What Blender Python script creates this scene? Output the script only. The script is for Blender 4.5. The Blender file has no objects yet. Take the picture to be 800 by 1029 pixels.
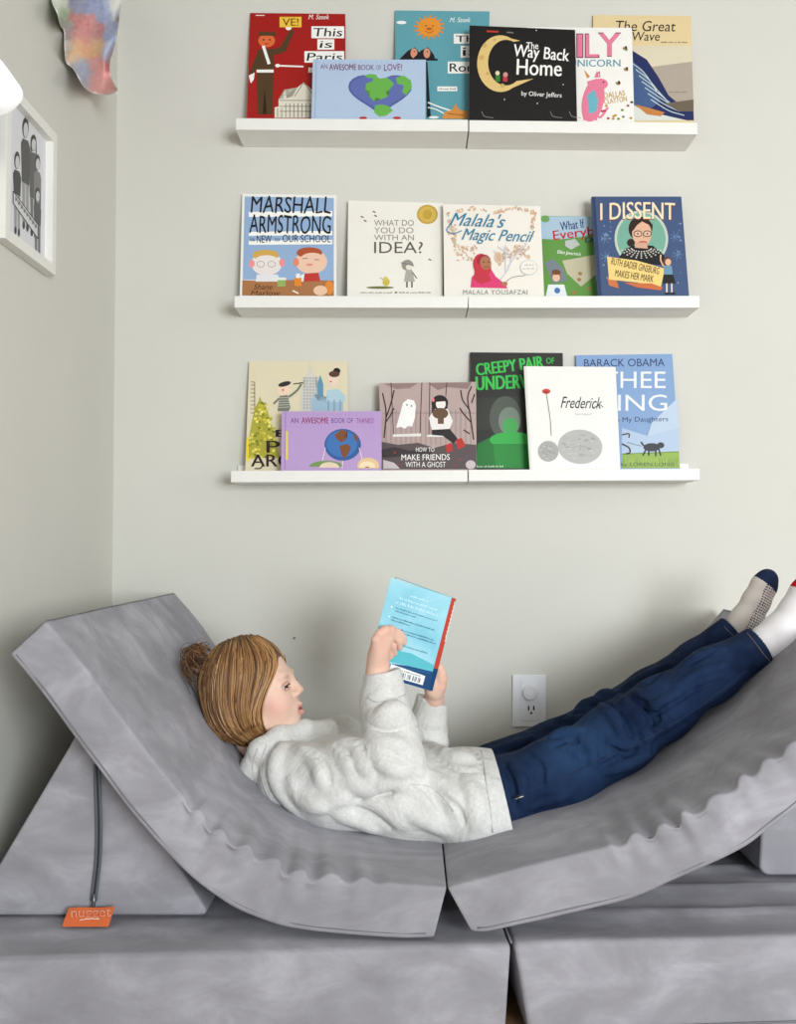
import bpy, bmesh, math, random
import numpy as np
from mathutils import Vector, noise
random.seed(7); np.random.seed(7)
D = bpy.data; SC = bpy.context.scene; COL = SC.collection
# ------------------------------------------------------------------ camera
F = 975.0; CX = 414.0; CY = 514.5; PITCH = math.radians(1.79); H = 0.77
CA, SA = math.cos(PITCH), math.sin(PITCH)
WALL = 2.42; LEFT = -0.746; PT = H - 0.625          # back wall depth, left wall x, top of couch base
cam = D.cameras.new('camera'); camo = D.objects.new('camera', cam); COL.objects.link(camo)
camo.location = (0, 0, H); camo.rotation_euler = (math.pi/2 + PITCH, 0, 0)
cam.sensor_fit = 'HORIZONTAL'; cam.sensor_width = 36; cam.lens = F/800*36
cam.shift_x = -(CX-400)/800; cam.clip_start = 0.02
SC.camera = camo

def ray(px, py):
    dx = (px-CX)/F; dy = -(py-CY)/F
    return Vector((dx, CA - dy*SA, SA + dy*CA))
def at(px, py, Y):
    d = ray(px, py); return Vector((d.x*Y/d.y, Y, H + d.z*Y/d.y))
def atx(px, py, X):
    d = ray(px, py); return Vector((X, d.y*X/d.x, H + d.z*X/d.x))
def hit(px, py, P, N):
    d = ray(px, py); O = Vector((0, 0, H)); t = (P-O).dot(N)/d.dot(N); return O + d*t

# ------------------------------------------------------------------ materials
def lin(c):
    return tuple(((x/255)/12.92 if x/255 <= .04045 else ((x/255+.055)/1.055)**2.4) for x in c)
MATS = {}
def mat(name, c, rough=.6, bump=0, bscale=60, spec=.4, emit=0, metal=0, sheen=0):
    if name in MATS: return MATS[name]
    m = D.materials.new(name); m.use_nodes = True; nt = m.node_tree; b = nt.nodes['Principled BSDF']
    b.inputs['Base Color'].default_value = (*lin(c), 1); b.inputs['Roughness'].default_value = rough
    b.inputs['Specular IOR Level'].default_value = spec; b.inputs['Metallic'].default_value = metal
    if sheen: b.inputs['Sheen Weight'].default_value = sheen
    # a touch of colour variation, procedural
    tc = nt.nodes.new('ShaderNodeTexCoord'); n = nt.nodes.new('ShaderNodeTexNoise'); n.inputs['Scale'].default_value = 25
    hs = nt.nodes.new('ShaderNodeHueSaturation'); mr = nt.nodes.new('ShaderNodeMapRange')
    mr.inputs[3].default_value = .97; mr.inputs[4].default_value = 1.03
    hs.inputs['Color'].default_value = (*lin(c), 1)
    nt.links.new(tc.outputs['Object'], n.inputs['Vector']); nt.links.new(n.outputs['Fac'], mr.inputs[0])
    nt.links.new(mr.outputs[0], hs.inputs['Value']); nt.links.new(hs.outputs[0], b.inputs['Base Color'])
    if bump:
        n2 = nt.nodes.new('ShaderNodeTexNoise'); n2.inputs['Scale'].default_value = bscale; n2.inputs['Detail'].default_value = 4
        bp = nt.nodes.new('ShaderNodeBump'); bp.inputs['Strength'].default_value = bump; bp.inputs['Distance'].default_value = .002
        nt.links.new(tc.outputs['Object'], n2.inputs['Vector']); nt.links.new(n2.outputs['Fac'], bp.inputs['Height'])
        nt.links.new(bp.outputs[0], b.inputs['Normal'])
    MATS[name] = m; return m
def ink(c):
    return mat('ink_%02x%02x%02x' % tuple(int(v) for v in c), c, rough=.45, spec=.3)
def vcmat(name, rough=.6, bump=0, bscale=400, spec=.3, sheen=0, sss=0, fold=0):
    m = D.materials.new(name); m.use_nodes = True; nt = m.node_tree; b = nt.nodes['Principled BSDF']
    a = nt.nodes.new('ShaderNodeVertexColor'); a.layer_name = 'Col'
    nt.links.new(a.outputs['Color'], b.inputs['Base Color']); b.inputs['Roughness'].default_value = rough
    b.inputs['Specular IOR Level'].default_value = spec
    if sheen: b.inputs['Sheen Weight'].default_value = sheen
    if sss:
        b.inputs['Subsurface Weight'].default_value = sss; b.inputs['Subsurface Scale'].default_value = .008
        b.inputs['Subsurface Radius'].default_value = (1, .35, .2)
    if bump:
        tc = nt.nodes.new('ShaderNodeTexCoord'); n2 = nt.nodes.new('ShaderNodeTexNoise'); n2.inputs['Scale'].default_value = bscale
        bp = nt.nodes.new('ShaderNodeBump'); bp.inputs['Strength'].default_value = bump; bp.inputs['Distance'].default_value = .001
        nt.links.new(tc.outputs['Object'], n2.inputs['Vector']); nt.links.new(n2.outputs['Fac'], bp.inputs['Height'])
        nt.links.new(bp.outputs[0], b.inputs['Normal'])
        if fold:
            n3 = nt.nodes.new('ShaderNodeTexNoise'); n3.inputs['Scale'].default_value = 15; n3.inputs['Detail'].default_value = 3; n3.inputs['Distortion'].default_value = 1.4
            if 'Type' in n3.inputs: pass
            b3 = nt.nodes.new('ShaderNodeBump'); b3.inputs['Strength'].default_value = fold; b3.inputs['Distance'].default_value = .012
            nt.links.new(tc.outputs['Object'], n3.inputs['Vector']); nt.links.new(n3.outputs['Fac'], b3.inputs['Height'])
            nt.links.new(b3.outputs[0], bp.inputs['Normal'])
    return m
def ramp_mat(name, stops, scale=8, detail=6, rough=.8, bump=.2, stretch=(1,1,1), distortion=.5, bscale=300, sheen=0, spec=.3, nrough=.55):
    m = D.materials.new(name); m.use_nodes = True; nt = m.node_tree; b = nt.nodes['Principled BSDF']
    tc = nt.nodes.new('ShaderNodeTexCoord'); mp = nt.nodes.new('ShaderNodeMapping'); mp.inputs['Scale'].default_value = stretch
    n = nt.nodes.new('ShaderNodeTexNoise'); n.inputs['Scale'].default_value = scale; n.inputs['Detail'].default_value = detail
    n.inputs['Distortion'].default_value = distortion; n.inputs['Roughness'].default_value = nrough
    r = nt.nodes.new('ShaderNodeValToRGB'); el = r.color_ramp.elements
    while len(el) < len(stops): el.new(.5)
    for e, (p, c) in zip(el, stops): e.position = p; e.color = (*lin(c), 1)
    nt.links.new(tc.outputs['Object'], mp.inputs[0]); nt.links.new(mp.outputs[0], n.inputs['Vector'])
    nt.links.new(n.outputs['Fac'], r.inputs[0]); nt.links.new(r.outputs[0], b.inputs['Base Color'])
    b.inputs['Roughness'].default_value = rough; b.inputs['Specular IOR Level'].default_value = spec
    if sheen:
        b.inputs['Sheen Weight'].default_value = sheen; b.inputs['Sheen Roughness'].default_value = .5
        b.inputs['Sheen Tint'].default_value = (.85, .88, 1, 1)
    n2 = nt.nodes.new('ShaderNodeTexNoise'); n2.inputs['Scale'].default_value = bscale; n2.inputs['Detail'].default_value = 3
    bp = nt.nodes.new('ShaderNodeBump'); bp.inputs['Strength'].default_value = bump; bp.inputs['Distance'].default_value = .002
    nt.links.new(tc.outputs['Object'], n2.inputs['Vector']); nt.links.new(n2.outputs['Fac'], bp.inputs['Height'])
    nt.links.new(bp.outputs[0], b.inputs['Normal'])
    return m
SUEDE = ramp_mat('grey_microsuede', [(.30,(140,139,145)),(.46,(151,150,156)),(.56,(161,160,167)),(.70,(178,177,184))],
                 scale=7, detail=9, rough=.9, bump=.12, stretch=(1,1.5,1.8), distortion=.5, bscale=420, sheen=.1, spec=.1, nrough=.6)
WHITE = mat('white_lacquer', (240,239,234), rough=.45)
PAPER = mat('page_block', (238,232,215), rough=.9)
PAINT = ramp_mat('wall_paint', [(.3,(213,212,204)),(.7,(216,215,207))], scale=3, rough=.75, bump=.10, bscale=90, spec=.25)

# ------------------------------------------------------------------ objects
def tag(o, label=None, cat=None, group=None, kind=None):
    if label: o['label'] = label
    if cat: o['category'] = cat
    if group: o['group'] = group
    if kind: o['kind'] = kind
    return o
def empty(name, loc, label=None, cat=None, group=None, rz=0):
    o = D.objects.new(name, None); o.location = loc; o.rotation_euler = (0, 0, rz); o.empty_display_size = .05
    COL.objects.link(o); bpy.context.view_layer.update()
    return tag(o, label, cat, group)
def adopt(o, parent):
    if parent is not None:
        o.parent = parent; o.matrix_parent_inverse = parent.matrix_world.inverted()
def obj(name, verts, faces, m, parent=None, smooth=False, cols=None, fmat=None):
    me = D.meshes.new(name)
    me.from_pydata([tuple(v) for v in verts] if not isinstance(verts, np.ndarray) else verts.tolist(), [], faces if not isinstance(faces, np.ndarray) else faces.tolist())
    for x in (m if isinstance(m, (list, tuple)) else [m]): me.materials.append(x)
    if smooth: me.polygons.foreach_set('use_smooth', [True]*len(me.polygons))
    if fmat is not None: me.polygons.foreach_set('material_index', fmat)
    if cols is not None:
        ca = me.color_attributes.new('Col', 'FLOAT_COLOR', 'POINT')
        c = np.ones((len(me.vertices), 4), np.float32); c[:, :3] = cols; ca.data.foreach_set('color', c.ravel())
    me.update()
    o = D.objects.new(name, me); COL.objects.link(o); adopt(o, parent); return o
def bmobj(name, bm, m, parent=None, smooth=False):
    bmesh.ops.recalc_face_normals(bm, faces=bm.faces)
    me = D.meshes.new(name); bm.to_mesh(me); bm.free()
    for x in (m if isinstance(m, (list, tuple)) else [m]): me.materials.append(x)
    if smooth: me.polygons.foreach_set('use_smooth', [True]*len(me.polygons))
    o = D.objects.new(name, me); COL.objects.link(o); adopt(o, parent); return o
def box_bm(bm, x0, y0, z0, x1, y1, z1, bev=0, seg=2):
    r = bmesh.ops.create_cube(bm, size=1)['verts']
    for v in r: v.co = Vector((x0+(v.co.x+.5)*(x1-x0), y0+(v.co.y+.5)*(y1-y0), z0+(v.co.z+.5)*(z1-z0)))
    if bev:
        es = list({e for v in r for e in v.link_edges})
        bmesh.ops.bevel(bm, geom=es, offset=bev, segments=seg, affect='EDGES', profile=.5)
def slab(name, corners, thick, n, m, parent, bev=0):
    """box from 4 front corners pushed back along n by thick"""
    bm = bmesh.new(); a = [bm.verts.new(c) for c in corners]; b = [bm.verts.new(Vector(c)+n*thick) for c in corners]
    bm.faces.new(a); bm.faces.new(b[::-1])
    for i in range(4): bm.faces.new((a[i], b[i], b[(i+1)%4], a[(i+1)%4]))
    if bev: bmesh.ops.bevel(bm, geom=list(bm.edges), offset=bev, segments=2, affect='EDGES', profile=.5)
    return bmobj(name, bm, m, parent)
def tube_data(pts, r, seg=8, V=None, Fc=None, closed_ends=True):
    V = [] if V is None else V; Fc = [] if Fc is None else Fc
    pts = [Vector(p) for p in pts]; n = len(pts); base = len(V)
    rs = r if isinstance(r, (list, tuple)) else [r]*n
    up = None
    for i, p in enumerate(pts):
        t = (pts[min(i+1, n-1)] - pts[max(i-1, 0)]).normalized()
        if up is None: up = t.orthogonal().normalized()
        up = (up - t*up.dot(t)).normalized(); s = t.cross(up)
        for k in range(seg):
            a = 2*math.pi*k/seg; V.append(p + (up*math.cos(a)+s*math.sin(a))*rs[i])
    for i in range(n-1):
        for k in range(seg):
            a = base+i*seg+k; b = base+i*seg+(k+1)%seg; Fc.append((a, b, b+seg, a+seg))
    if closed_ends:
        Fc.append(tuple(base+k for k in range(seg))[::-1]); Fc.append(tuple(base+(n-1)*seg+k for k in range(seg)))
    return V, Fc
def tube(name, pts, r, m, parent=None, seg=8):
    V, Fc = tube_data(pts, r, seg); return obj(name, V, Fc, m, parent, smooth=True)
def spline(pts, n):
    """Catmull-Rom resample of a list of tuples to n points"""
    P = np.array(pts, float); k = len(P)
    if k == 2: return [tuple(P[0]+(P[1]-P[0])*t) for t in np.linspace(0, 1, n)]
    P = np.vstack([2*P[0]-P[1], P, 2*P[-1]-P[-2]])
    L = np.concatenate([[0], np.cumsum(np.linalg.norm(np.diff(P[1:-1], axis=0), axis=1))])
    out = []
    for s in np.linspace(0, L[-1], n):
        i = min(np.searchsorted(L, s, side='right')-1, k-2); t = (s-L[i])/max(L[i+1]-L[i], 1e-9)
        a, b, c, d = P[i], P[i+1], P[i+2], P[i+3]
        out.append(tuple(.5*((2*b)+(-a+c)*t+(2*a-5*b+4*c-d)*t*t+(-a+3*b-3*c+d)*t**3)))
    return out

# ------------------------------------------------------------------ room
def plain_box(name, a, b, m, kind='structure'):
    bm = bmesh.new(); box_bm(bm, *a, *b); return tag(bmobj(name, bm, m), kind=kind)
RX, RY, CZ = 2.9, -2.3, 2.6
plain_box('wall_back', (LEFT-.12, WALL, 0), (RX+.12, WALL+.12, CZ), PAINT)
plain_box('wall_left', (LEFT-.12, RY, 0), (LEFT, WALL, CZ), PAINT)
FLOORM = ramp_mat('oak_floor', [(.3,(120,88,60)),(.7,(150,115,82))], scale=4, stretch=(.6,8,1), rough=.5)
plain_box('floor', (LEFT-.12, RY-.12, -.1), (RX+.12, WALL+.12, 0), FLOORM)
plain_box('ceiling', (LEFT-.12, RY-.12, CZ), (RX+.12, WALL+.12, CZ+.1), mat('ceiling_paint', (160,160,158), .8))
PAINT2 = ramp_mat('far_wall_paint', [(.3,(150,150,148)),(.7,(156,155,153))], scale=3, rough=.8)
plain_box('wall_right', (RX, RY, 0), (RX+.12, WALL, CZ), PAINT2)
bm = bmesh.new()
WX0, WX1, WZ0, WZ1 = .9, 2.6, .45, 1.75
box_bm(bm, LEFT, RY-.12, 0, WX0, RY, CZ); box_bm(bm, WX1, RY-.12, 0, RX, RY, CZ)
box_bm(bm, WX0, RY-.12, 0, WX1, RY, WZ0); box_bm(bm, WX0, RY-.12, WZ1, WX1, RY, CZ)
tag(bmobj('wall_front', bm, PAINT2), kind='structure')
bm = bmesh.new()
for a in ((WX0, WZ0, WX1, WZ0+.05), (WX0, WZ1-.05, WX1, WZ1), (WX0, WZ0+.05, WX0+.05, WZ1-.05), (WX1-.05, WZ0+.05, WX1, WZ1-.05), ((WX0+WX1)/2-.02, WZ0+.05, (WX0+WX1)/2+.02, WZ1-.05)):
    box_bm(bm, a[0], RY-.09, a[1], a[2], RY-.03, a[3])
tag(bmobj('window_1', bm, WHITE), kind='structure')
bm = bmesh.new(); box_bm(bm, LEFT, WALL-.014, 0, RX, WALL, .1, .003); tag(bmobj('baseboard_back', bm, WHITE), kind='structure')
bm = bmesh.new(); box_bm(bm, LEFT, RY, 0, LEFT+.014, WALL-.016, .1, .003); tag(bmobj('baseboard_left', bm, WHITE), kind='structure')

# ------------------------------------------------------------------ light
def area(name, loc, target, size, sizey, power, col):
    l = D.lights.new(name, 'AREA'); l.shape = 'RECTANGLE'; l.size = size; l.size_y = sizey; l.energy = power; l.color = col
    o = D.objects.new(name, l); COL.objects.link(o); o.location = loc
    o.rotation_euler = (Vector(target)-Vector(loc)).to_track_quat('-Z', 'Y').to_euler(); return o
area('window_daylight', ((WX0+WX1)/2, RY+.01, (WZ0+WZ1)/2), ((WX0+WX1)/2, WALL, (WZ0+WZ1)/2), 1.6, 1.2, 165, (.92, .97, 1))
area('side_window_daylight', (RX-.02, .6, 1.2), (0, 1.9, 1.0), 1.3, 1.3, 27, (1, .95, .87))
area('ceiling_lamp_light', (.8, .2, CZ-.05), (.8, .2, 0), 1.2, 1.2, 3, (1, .93, .84))
w = D.worlds.new('world'); SC.world = w; w.use_nodes = True
w.node_tree.nodes['Background'].inputs[0].default_value = (.85, .92, 1, 1); w.node_tree.nodes['Background'].inputs[1].default_value = 1.0
SC.view_settings.view_transform = 'Standard'; SC.view_settings.look = 'None'; SC.view_settings.gamma = 1
SC.view_settings.use_curve_mapping = False; SC.view_settings.exposure = 0.0
# ------------------------------------------------------------------ flat printing on a plane, given in photo pixels
TXT = {}
def glyphs(s, bold=0.0, spacing=1.0):
    key = (s, bold, spacing)
    if key in TXT: return TXT[key]
    c = D.curves.new('t', 'FONT'); c.body = s; c.size = 1; c.offset = bold*.6; c.resolution_u = 3; c.fill_mode = 'FRONT'; c.space_character = spacing
    o = D.objects.new('t', c); COL.objects.link(o); dg = bpy.context.evaluated_depsgraph_get(); dg.update()
    me = o.evaluated_get(dg).to_mesh(); V = [(v.co.x, v.co.y) for v in me.vertices]; Fs = [tuple(p.vertices) for p in me.polygons]
    o.evaluated_get(dg).to_mesh_clear(); D.objects.remove(o); D.curves.remove(c)
    TXT[key] = (V, Fs); return TXT[key]
class Print:
    """polygons in photo pixels cast on plane (P,N); N points to the viewer"""
    def __init__(s, P, N, cast=None):
        s.P = P; s.N = N.normalized(); s.layers = {}; s.k = 0; s.cast = cast
    def _add(s, name, color, pts, faces):
        s.k += 1; off = .00025 + s.k*.000006
        L = s.layers.setdefault(name, ([], [], [], [])); b = len(L[0])
        for (x, y) in pts:
            p = s.cast(x, y) if s.cast else hit(x, y, s.P, s.N)
            L[0].append(p + s.N*off)
        m = ink(color)
        if m not in L[3]: L[3].append(m)
        i = L[3].index(m)
        for f in faces: L[1].append(tuple(b+j for j in f)); L[2].append(i)
    def poly(s, color, pts, part='illustration'):
        bm = bmesh.new(); vs = [bm.verts.new((x, y, 0)) for x, y in pts]; f = bm.faces.new(vs)
        bmesh.ops.triangulate(bm, faces=[f]); bm.verts.index_update()
        fs = [tuple(v.index for v in f.verts) for f in bm.faces]; ps = [(v.co.x, v.co.y) for v in bm.verts]; bm.free()
        s._add(part, color, ps, fs)
    def rect(s, color, x0, y0, x1, y1, part='illustration'): s.poly(color, [(x0,y0),(x1,y0),(x1,y1),(x0,y1)], part)
    def ell(s, color, cx, cy, rx, ry, rot=0, n=20, part='illustration', a0=0, a1=360):
        c, d = math.cos(math.radians(rot)), math.sin(math.radians(rot)); P = []
        full = abs(a1-a0) >= 360
        for k in range(n if full else n+1):
            a = math.radians(a0+(a1-a0)*k/n); x, y = rx*math.cos(a), ry*math.sin(a); P.append((cx+x*c-y*d, cy+x*d+y*c))
        s.poly(color, P, part)
    def line(s, color, pts, w=1, part='illustration'):
        if len(pts) > 2: pts = spline(pts, len(pts)*4)
        L, R = [], []
        for i, p in enumerate(pts):
            a = pts[max(i-1, 0)]; b = pts[min(i+1, len(pts)-1)]; dx, dy = b[0]-a[0], b[1]-a[1]; l = math.hypot(dx, dy) or 1
            L.append((p[0]-dy/l*w/2, p[1]+dx/l*w/2)); R.append((p[0]+dy/l*w/2, p[1]-dx/l*w/2))
        n = len(pts); s._add(part, color, L+R, [(i, i+1, n+i+1, n+i) for i in range(n-1)])
    def text(s, color, t, x0, y0, x1, y1, bold=0.0, shear=0, rot=0, part='title', arc=0, jitter=0, spacing=1.0):
        V, Fs = glyphs(t, 0.0, spacing)
        if bold > .008:
            e = bold*(y1-y0)*.45
            for k in (-1, 1): s.text(color, t, x0+e*k, y0, x1+e*k, y1, 0, shear, rot, part, arc, jitter, spacing)
            return
        if not V: return
        V = [(x + y*shear, y) for x, y in V]
        a0 = min(v[0] for v in V); a1 = max(v[0] for v in V); b0 = min(v[1] for v in V); b1 = max(v[1] for v in V)
        cx, cy = (x0+x1)/2, (y0+y1)/2; c, d = math.cos(math.radians(rot)), math.sin(math.radians(rot)); P = []
        for x, y in V:
            u = (x-a0)/(a1-a0); v = (y-b0)/(b1-b0)
            X = x0+u*(x1-x0); Y = y1-v*(y1-y0) - arc*math.sin(math.pi*u) + jitter*math.sin(u*37+2)
            X -= cx; Y -= cy; P.append((cx+X*c-Y*d, cy+X*d+Y*c))
        s._add(part, color, P, Fs)
    def words(s, c, x0, x1, y, h, seed=1, slope=0):
        r = random.Random(seed); x = x0
        while x < x1:
            for _ in range(r.randint(2, 6)):
                if x > x1: break
                hh = h*r.choice((.6, .65, 1)); yy = y+(x-x0)*slope; s.poly(c, [(x, yy+h-hh), (x+h*.5, yy+h-hh), (x+h*.5, yy+h), (x, yy+h)]); x += h*.8
            x += h*.6
    def build(s, parent):
        cov = [c for c in parent.children if c.name.split('.')[0] in ('cover', 'drawing')][0]; me = cov.data
        im = parent.matrix_world.inverted(); im2 = cov.matrix_parent_inverse @ Vector((0,0,0))
        V = [tuple(v.co) for v in me.vertices]; Fc = [tuple(p.vertices) for p in me.polygons]; mi = [0]*len(Fc); ms = list(me.materials)
        for (v, f, i, m) in s.layers.values():
            b = len(V); V += [tuple(q) for q in v]; Fc += [tuple(b+j for j in t) for t in f]
            for x in m:
                if x not in ms: ms.append(x)
            mi += [ms.index(m[j]) for j in i]
        new = D.meshes.new(cov.name); new.from_pydata(V, [], Fc)
        for x in ms: new.materials.append(x)
        new.polygons.foreach_set('material_index', mi); new.update(); cov.data = new

# ------------------------------------------------------------------ ledges
LIPY = WALL - .104
def ledge(x0, x1, yt0, yt1, yb0, yb1, label):
    a = at(x0, yt0, LIPY); b = at(x1, yt1, LIPY); c = at(x1, yb1, LIPY); d = at(x0, yb0, LIPY)
    z0, z1 = (c.z+d.z)/2, (a.z+b.z)/2
    t = empty('picture_ledge', ((a.x+b.x)/2, WALL, z0), label, 'picture ledge', 'white picture ledges on the back wall')
    tilt = (b.z-a.z)/(b.x-a.x); X0, X1 = a.x, b.x
    def b_(name, y0, y1, za, zb, bev=.0012):
        bm = bmesh.new(); box_bm(bm, X0, y0, za, X1, y1, zb, bev)
        for v in bm.verts: v.co.z += (v.co.x-(X0+X1)/2)*tilt
        return bmobj(name, bm, WHITE, t)
    b_('front_lip', LIPY, LIPY+.012, z0, z1); b_('shelf_board', LIPY+.012, WALL-.010, z0, z0+.012)
    b_('back_rail', WALL-.010, WALL, z0, z1+.020)
    return z0+.012
GL = {}
GL[1] = (ledge(237, 470.4, 118.6, 120.2, 130.2, 132, 'left white ledge of the top row, holding the red and light blue books'),
         ledge(471.6, 701, 120.6, 123.2, 132.4, 135, 'right white ledge of the top row, holding the black moon book'))
GL[2] = (ledge(235.5, 470, 297.2, 297.5, 309, 309.4, 'left white ledge of the middle row, under the two-boys book and the gold seal book'),
         ledge(471, 703, 297.5, 297.2, 309.4, 309.2, 'right white ledge of the middle row, under the navy portrait book'))
GL[3] = (ledge(232, 469.8, 473, 472.4, 484.8, 484, 'left white ledge of the bottom row, under the lilac book'),
         ledge(471, 703.2, 472, 471, 483.6, 482.6, 'right white ledge of the bottom row, under the white book with a poppy'))
GL[3][0]
TANL = .12
LAY = {'b': 2.374, 'm': 2.3545, 'f': 2.3345}
def book(row, side, lay, TL, TR, BR, BL, color, label, thick=.011, hard=True, spinecol=None, group='picture books displayed on the wall ledges'):
    z0 = GL[row][side] + .0006
    Yb = LAY[lay]; P = Vector((0, Yb, z0)); N = Vector((0, -1, TANL)).normalized()
    c = [hit(*q, P, N) for q in (TL, TR, BR, BL)]
    ext = lambda a, b: a + (b-a)*((a.z-z0)/(a.z-b.z))
    c[2] = ext(c[1], c[2]); c[3] = ext(c[0], c[3])
    root = empty('picture_book', ((c[2].x+c[3].x)/2, Yb, z0), label, 'book', group)
    ct = .0022 if hard else .0006
    # cover: front board, back board, spine as one mesh; pages inset
    bm = bmesh.new()
    def brd(cs, off, th):
        a = [bm.verts.new(q - N*off) for q in cs]; b = [bm.verts.new(q - N*(off+th)) for q in cs]
        bm.faces.new(a); bm.faces.new(b[::-1])
        for i in range(4): bm.faces.new((a[i], b[i], b[(i+1)%4], a[(i+1)%4]))
    brd(c, 0, ct); brd(c, thick-ct, ct)
    l = (c[1]-c[0]).normalized()*ct
    brd([c[0], c[0]+l, c[3]+l, c[3]], ct, thick-2*ct)
    bmobj('cover', bm, mat('cover_%02x%02x%02x' % color, color, .35, spec=.45), root)
    e = .003 if hard else .0006
    ux = (c[1]-c[0]).normalized(); uz = (c[0]-c[3]).normalized()
    q = [c[0]+ux*ct*1.05-uz*e, c[1]-ux*e-uz*e, c[2]-ux*e+uz*e, c[3]+ux*ct*1.05+uz*e]
    slab('page_block', [v - N*(ct+.0001) for v in q], thick-2*ct-.0002, -N, PAPER, root)
    return root, Print(P, N)

W = (250,249,244); K = (24,22,22)
# --- top row
r, p = book(1, 0, 'b', (251.5,13), (347,14), (347,120), (248,119), (168,26,22), 'red picture book reading This is Paris, leftmost on the top row')
br = (84,62,38)
p.ell(br, 268,40,7.5,4); p.rect(br, 262,36,274,40); p.ell((224,110,60), 268,41,8.5,6.5); p.rect((84,62,38),260,32,277,36)
p.ell(K,265,40,.9,.9); p.ell(K,271,40,.9,.9); p.ell((200,40,30),268,44,2,.8)
p.poly(br,[(259,50),(274,49),(276,70),(257,70)]); p.poly(br,[(258,72),(275,72),(274,115),(268,115),(266,85),(264,115),(259,115)])
p.poly(br,[(273,50),(282,47),(292,30),(296,31),(287,52),(274,56)]); p.poly(br,[(260,50),(250,74),(254,76),(262,60)])
p.poly(W,[(263,46),(266,46),(272,64),(269,65)]); p.rect(W,258,70,275,73); p.poly(W,[(250,76),(256,73),(255,80),(252,84)]); p.ell(W,290,28,3,2.5)
p.rect((244,200,70),281,17,303,27.5); p.text((110,60,20),'VE!',284,18.5,300,26,.02)
p.line(W,[(277,66),(305,67)],1.6); p.ell(W,279,66,2.5,1.8)
p.text(W,'M. Sasek',310,14.6,331,19.5,0,.3)
for t,x0,y0,x1,y1 in (('This',313,26.5,346,38.5),('is',319,39.5,336,50),('Paris',306,51.5,346,63)):
    p.rect(W,x0,y0,x1,y1,part='title'); p.text(K,t,x0+2.2,y0+1.8,x1-2.2,y1-1.8,.035,.1)
p.rect(W,310,68,315,73)
bd = (232,226,208)
p.poly(bd,[(276,118.5),(276,108),(280,107),(280,100),(285,99),(286,90),(288,99),(294,97),(299,88),(305,83),(311,88),(316,92),(316,118.5)])
for k in range(9): p.line((60,55,50),[(279+k*4.1,104 if k>1 else 109),(279+k*4.1,118)],.6)
for y in (101,107,112): p.line((90,80,70),[(281,y),(314,y)],.6)
p.line((90,80,70),[(296,97),(302,88),(305,84),(310,89),(315,96)],.6); p.rect(W,257,15.2,266,16)
p.build(r)
r, p = book(1, 0, 'b', (397,10.5), (492,11.5), (490,120), (398,119), (98,164,176), 'teal picture book with an orange sun reading This is Rome, behind the black moon book')
for k in range(16):
    a = k*math.pi/8; p.line((226,140,48),[(431.5+10*math.cos(a),27.5+8*math.sin(a)),(431.5+15.5*math.cos(a+.1),27.5+12.2*math.sin(a+.1))],1.8)
p.ell((232,150,52),431.5,27.5,11.5,9.5,n=28); p.ell((190,90,30),431.5,29,3,1.3); p.ell(K,428,26,.9,.6); p.ell(K,435,26,.9,.6); p.line((190,90,30),[(427,31),(431.5,33),(436,31)],.8)
p.ell(W,403.5,22.7,5,1.7); p.text(W,'M. Sasek',452,17.6,473,22.4,0,.3)
for x in (415,428): 
    p.poly((30,28,32),[(x-14,60),(x-5,51),(x+2,47.5),(x+8,55),(x+10,61)]); p.ell((222,150,120),x+1,53.5,3.4,5); p.ell(K,x+1.4,52,.7,.7)
p.rect((30,28,32),405,59,440,61)
for t,x0,y0,x1,y1 in (('This',456,34,488,44),('is',463,46,482,58),('Rome',450,62,491-1,74)):
    p.rect(W,x0,y0,x1,y1,part='title'); p.text(K,t,x0+2,y0+1.8,x1-2,y1-1.8,.035)
p.rect(W,439.5,87,459.5,91.7,part='title'); p.words((60,60,60),441,458,88.6,1.5,4)
p.poly((30,28,32),[(428,62),(429,118),(433,118),(429.5,62)])
p.line(W,[(430,103),(440,107),(455,112)],1.4); p.line(W,[(430,108),(438,110),(446,114)],1.1)
p.poly((226,150,70),[(444,119.5),(447,113),(455,110),(458,104),(461,110),(470,112),(470,119.5)]); p.ell(W,436,118,5,1.3); p.line((150,80,30),[(449,114),(466,116)],.7)
p.build(r)
r, p = book(1, 0, 'f', (314.5,59.5), (428,60), (427.5,120), (313,119), (182,202,228), 'light blue book with a heart-shaped globe, in front on the top row', .009)
pu = (120,82,120)
p.text(pu,'AN',322,64.5,329,69,.01); p.text((120,50,90),'AWESOME',331,64.5,358,70.5,.03,jitter=.4); p.text(pu,'BOOK',360,65,376,70.5,.02); p.text(pu,'OF',378,65.5,383,70,0); p.text((130,60,110),'LOVE!',386,64.5,404,71,.02,jitter=.4)
p.line((160,178,205),[(318,60.5),(316.5,118.5)],.8)
def heart(c, cx, cy, w, h):
    P=[]
    for k in range(40):
        t=2*math.pi*k/40; x=16*math.sin(t)**3; y=13*math.cos(t)-5*math.cos(2*t)-2*math.cos(3*t)-math.cos(4*t); P.append((cx+x/16*w,cy-y/15*h))
    p.poly(c,P)
heart((84,96,160),382,93,32,22); heart((98,112,176),382,92.5,30,20)
gr=(108,180,80)
p.poly(gr,[(368,84),(374,82),(376,76),(382,79),(389,78),(396,84),(392,90),(387,92),(390,97),(383,100),(378,98),(376,102),(371,97),(373,92),(367,90)])
p.poly(gr,[(377,106),(384,105),(391,107),(395,111),(388,116.5),(381,117),(376,113)]); p.poly(gr,[(398,78),(406,76),(413,81),(414,88),(408,96),(404,92),(406,86),(399,84)]); p.ell(gr,373,76.5,6,2)
p.ell((190,50,50),365,118.6,4,1.4); p.ell((190,50,50),399,118.6,4,1.4)
for k in range(20): p.ell((150,140,180),320+k*5.3,62.6+.6*(k%2),.4,.4,n=6)
p.build(r)
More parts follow.
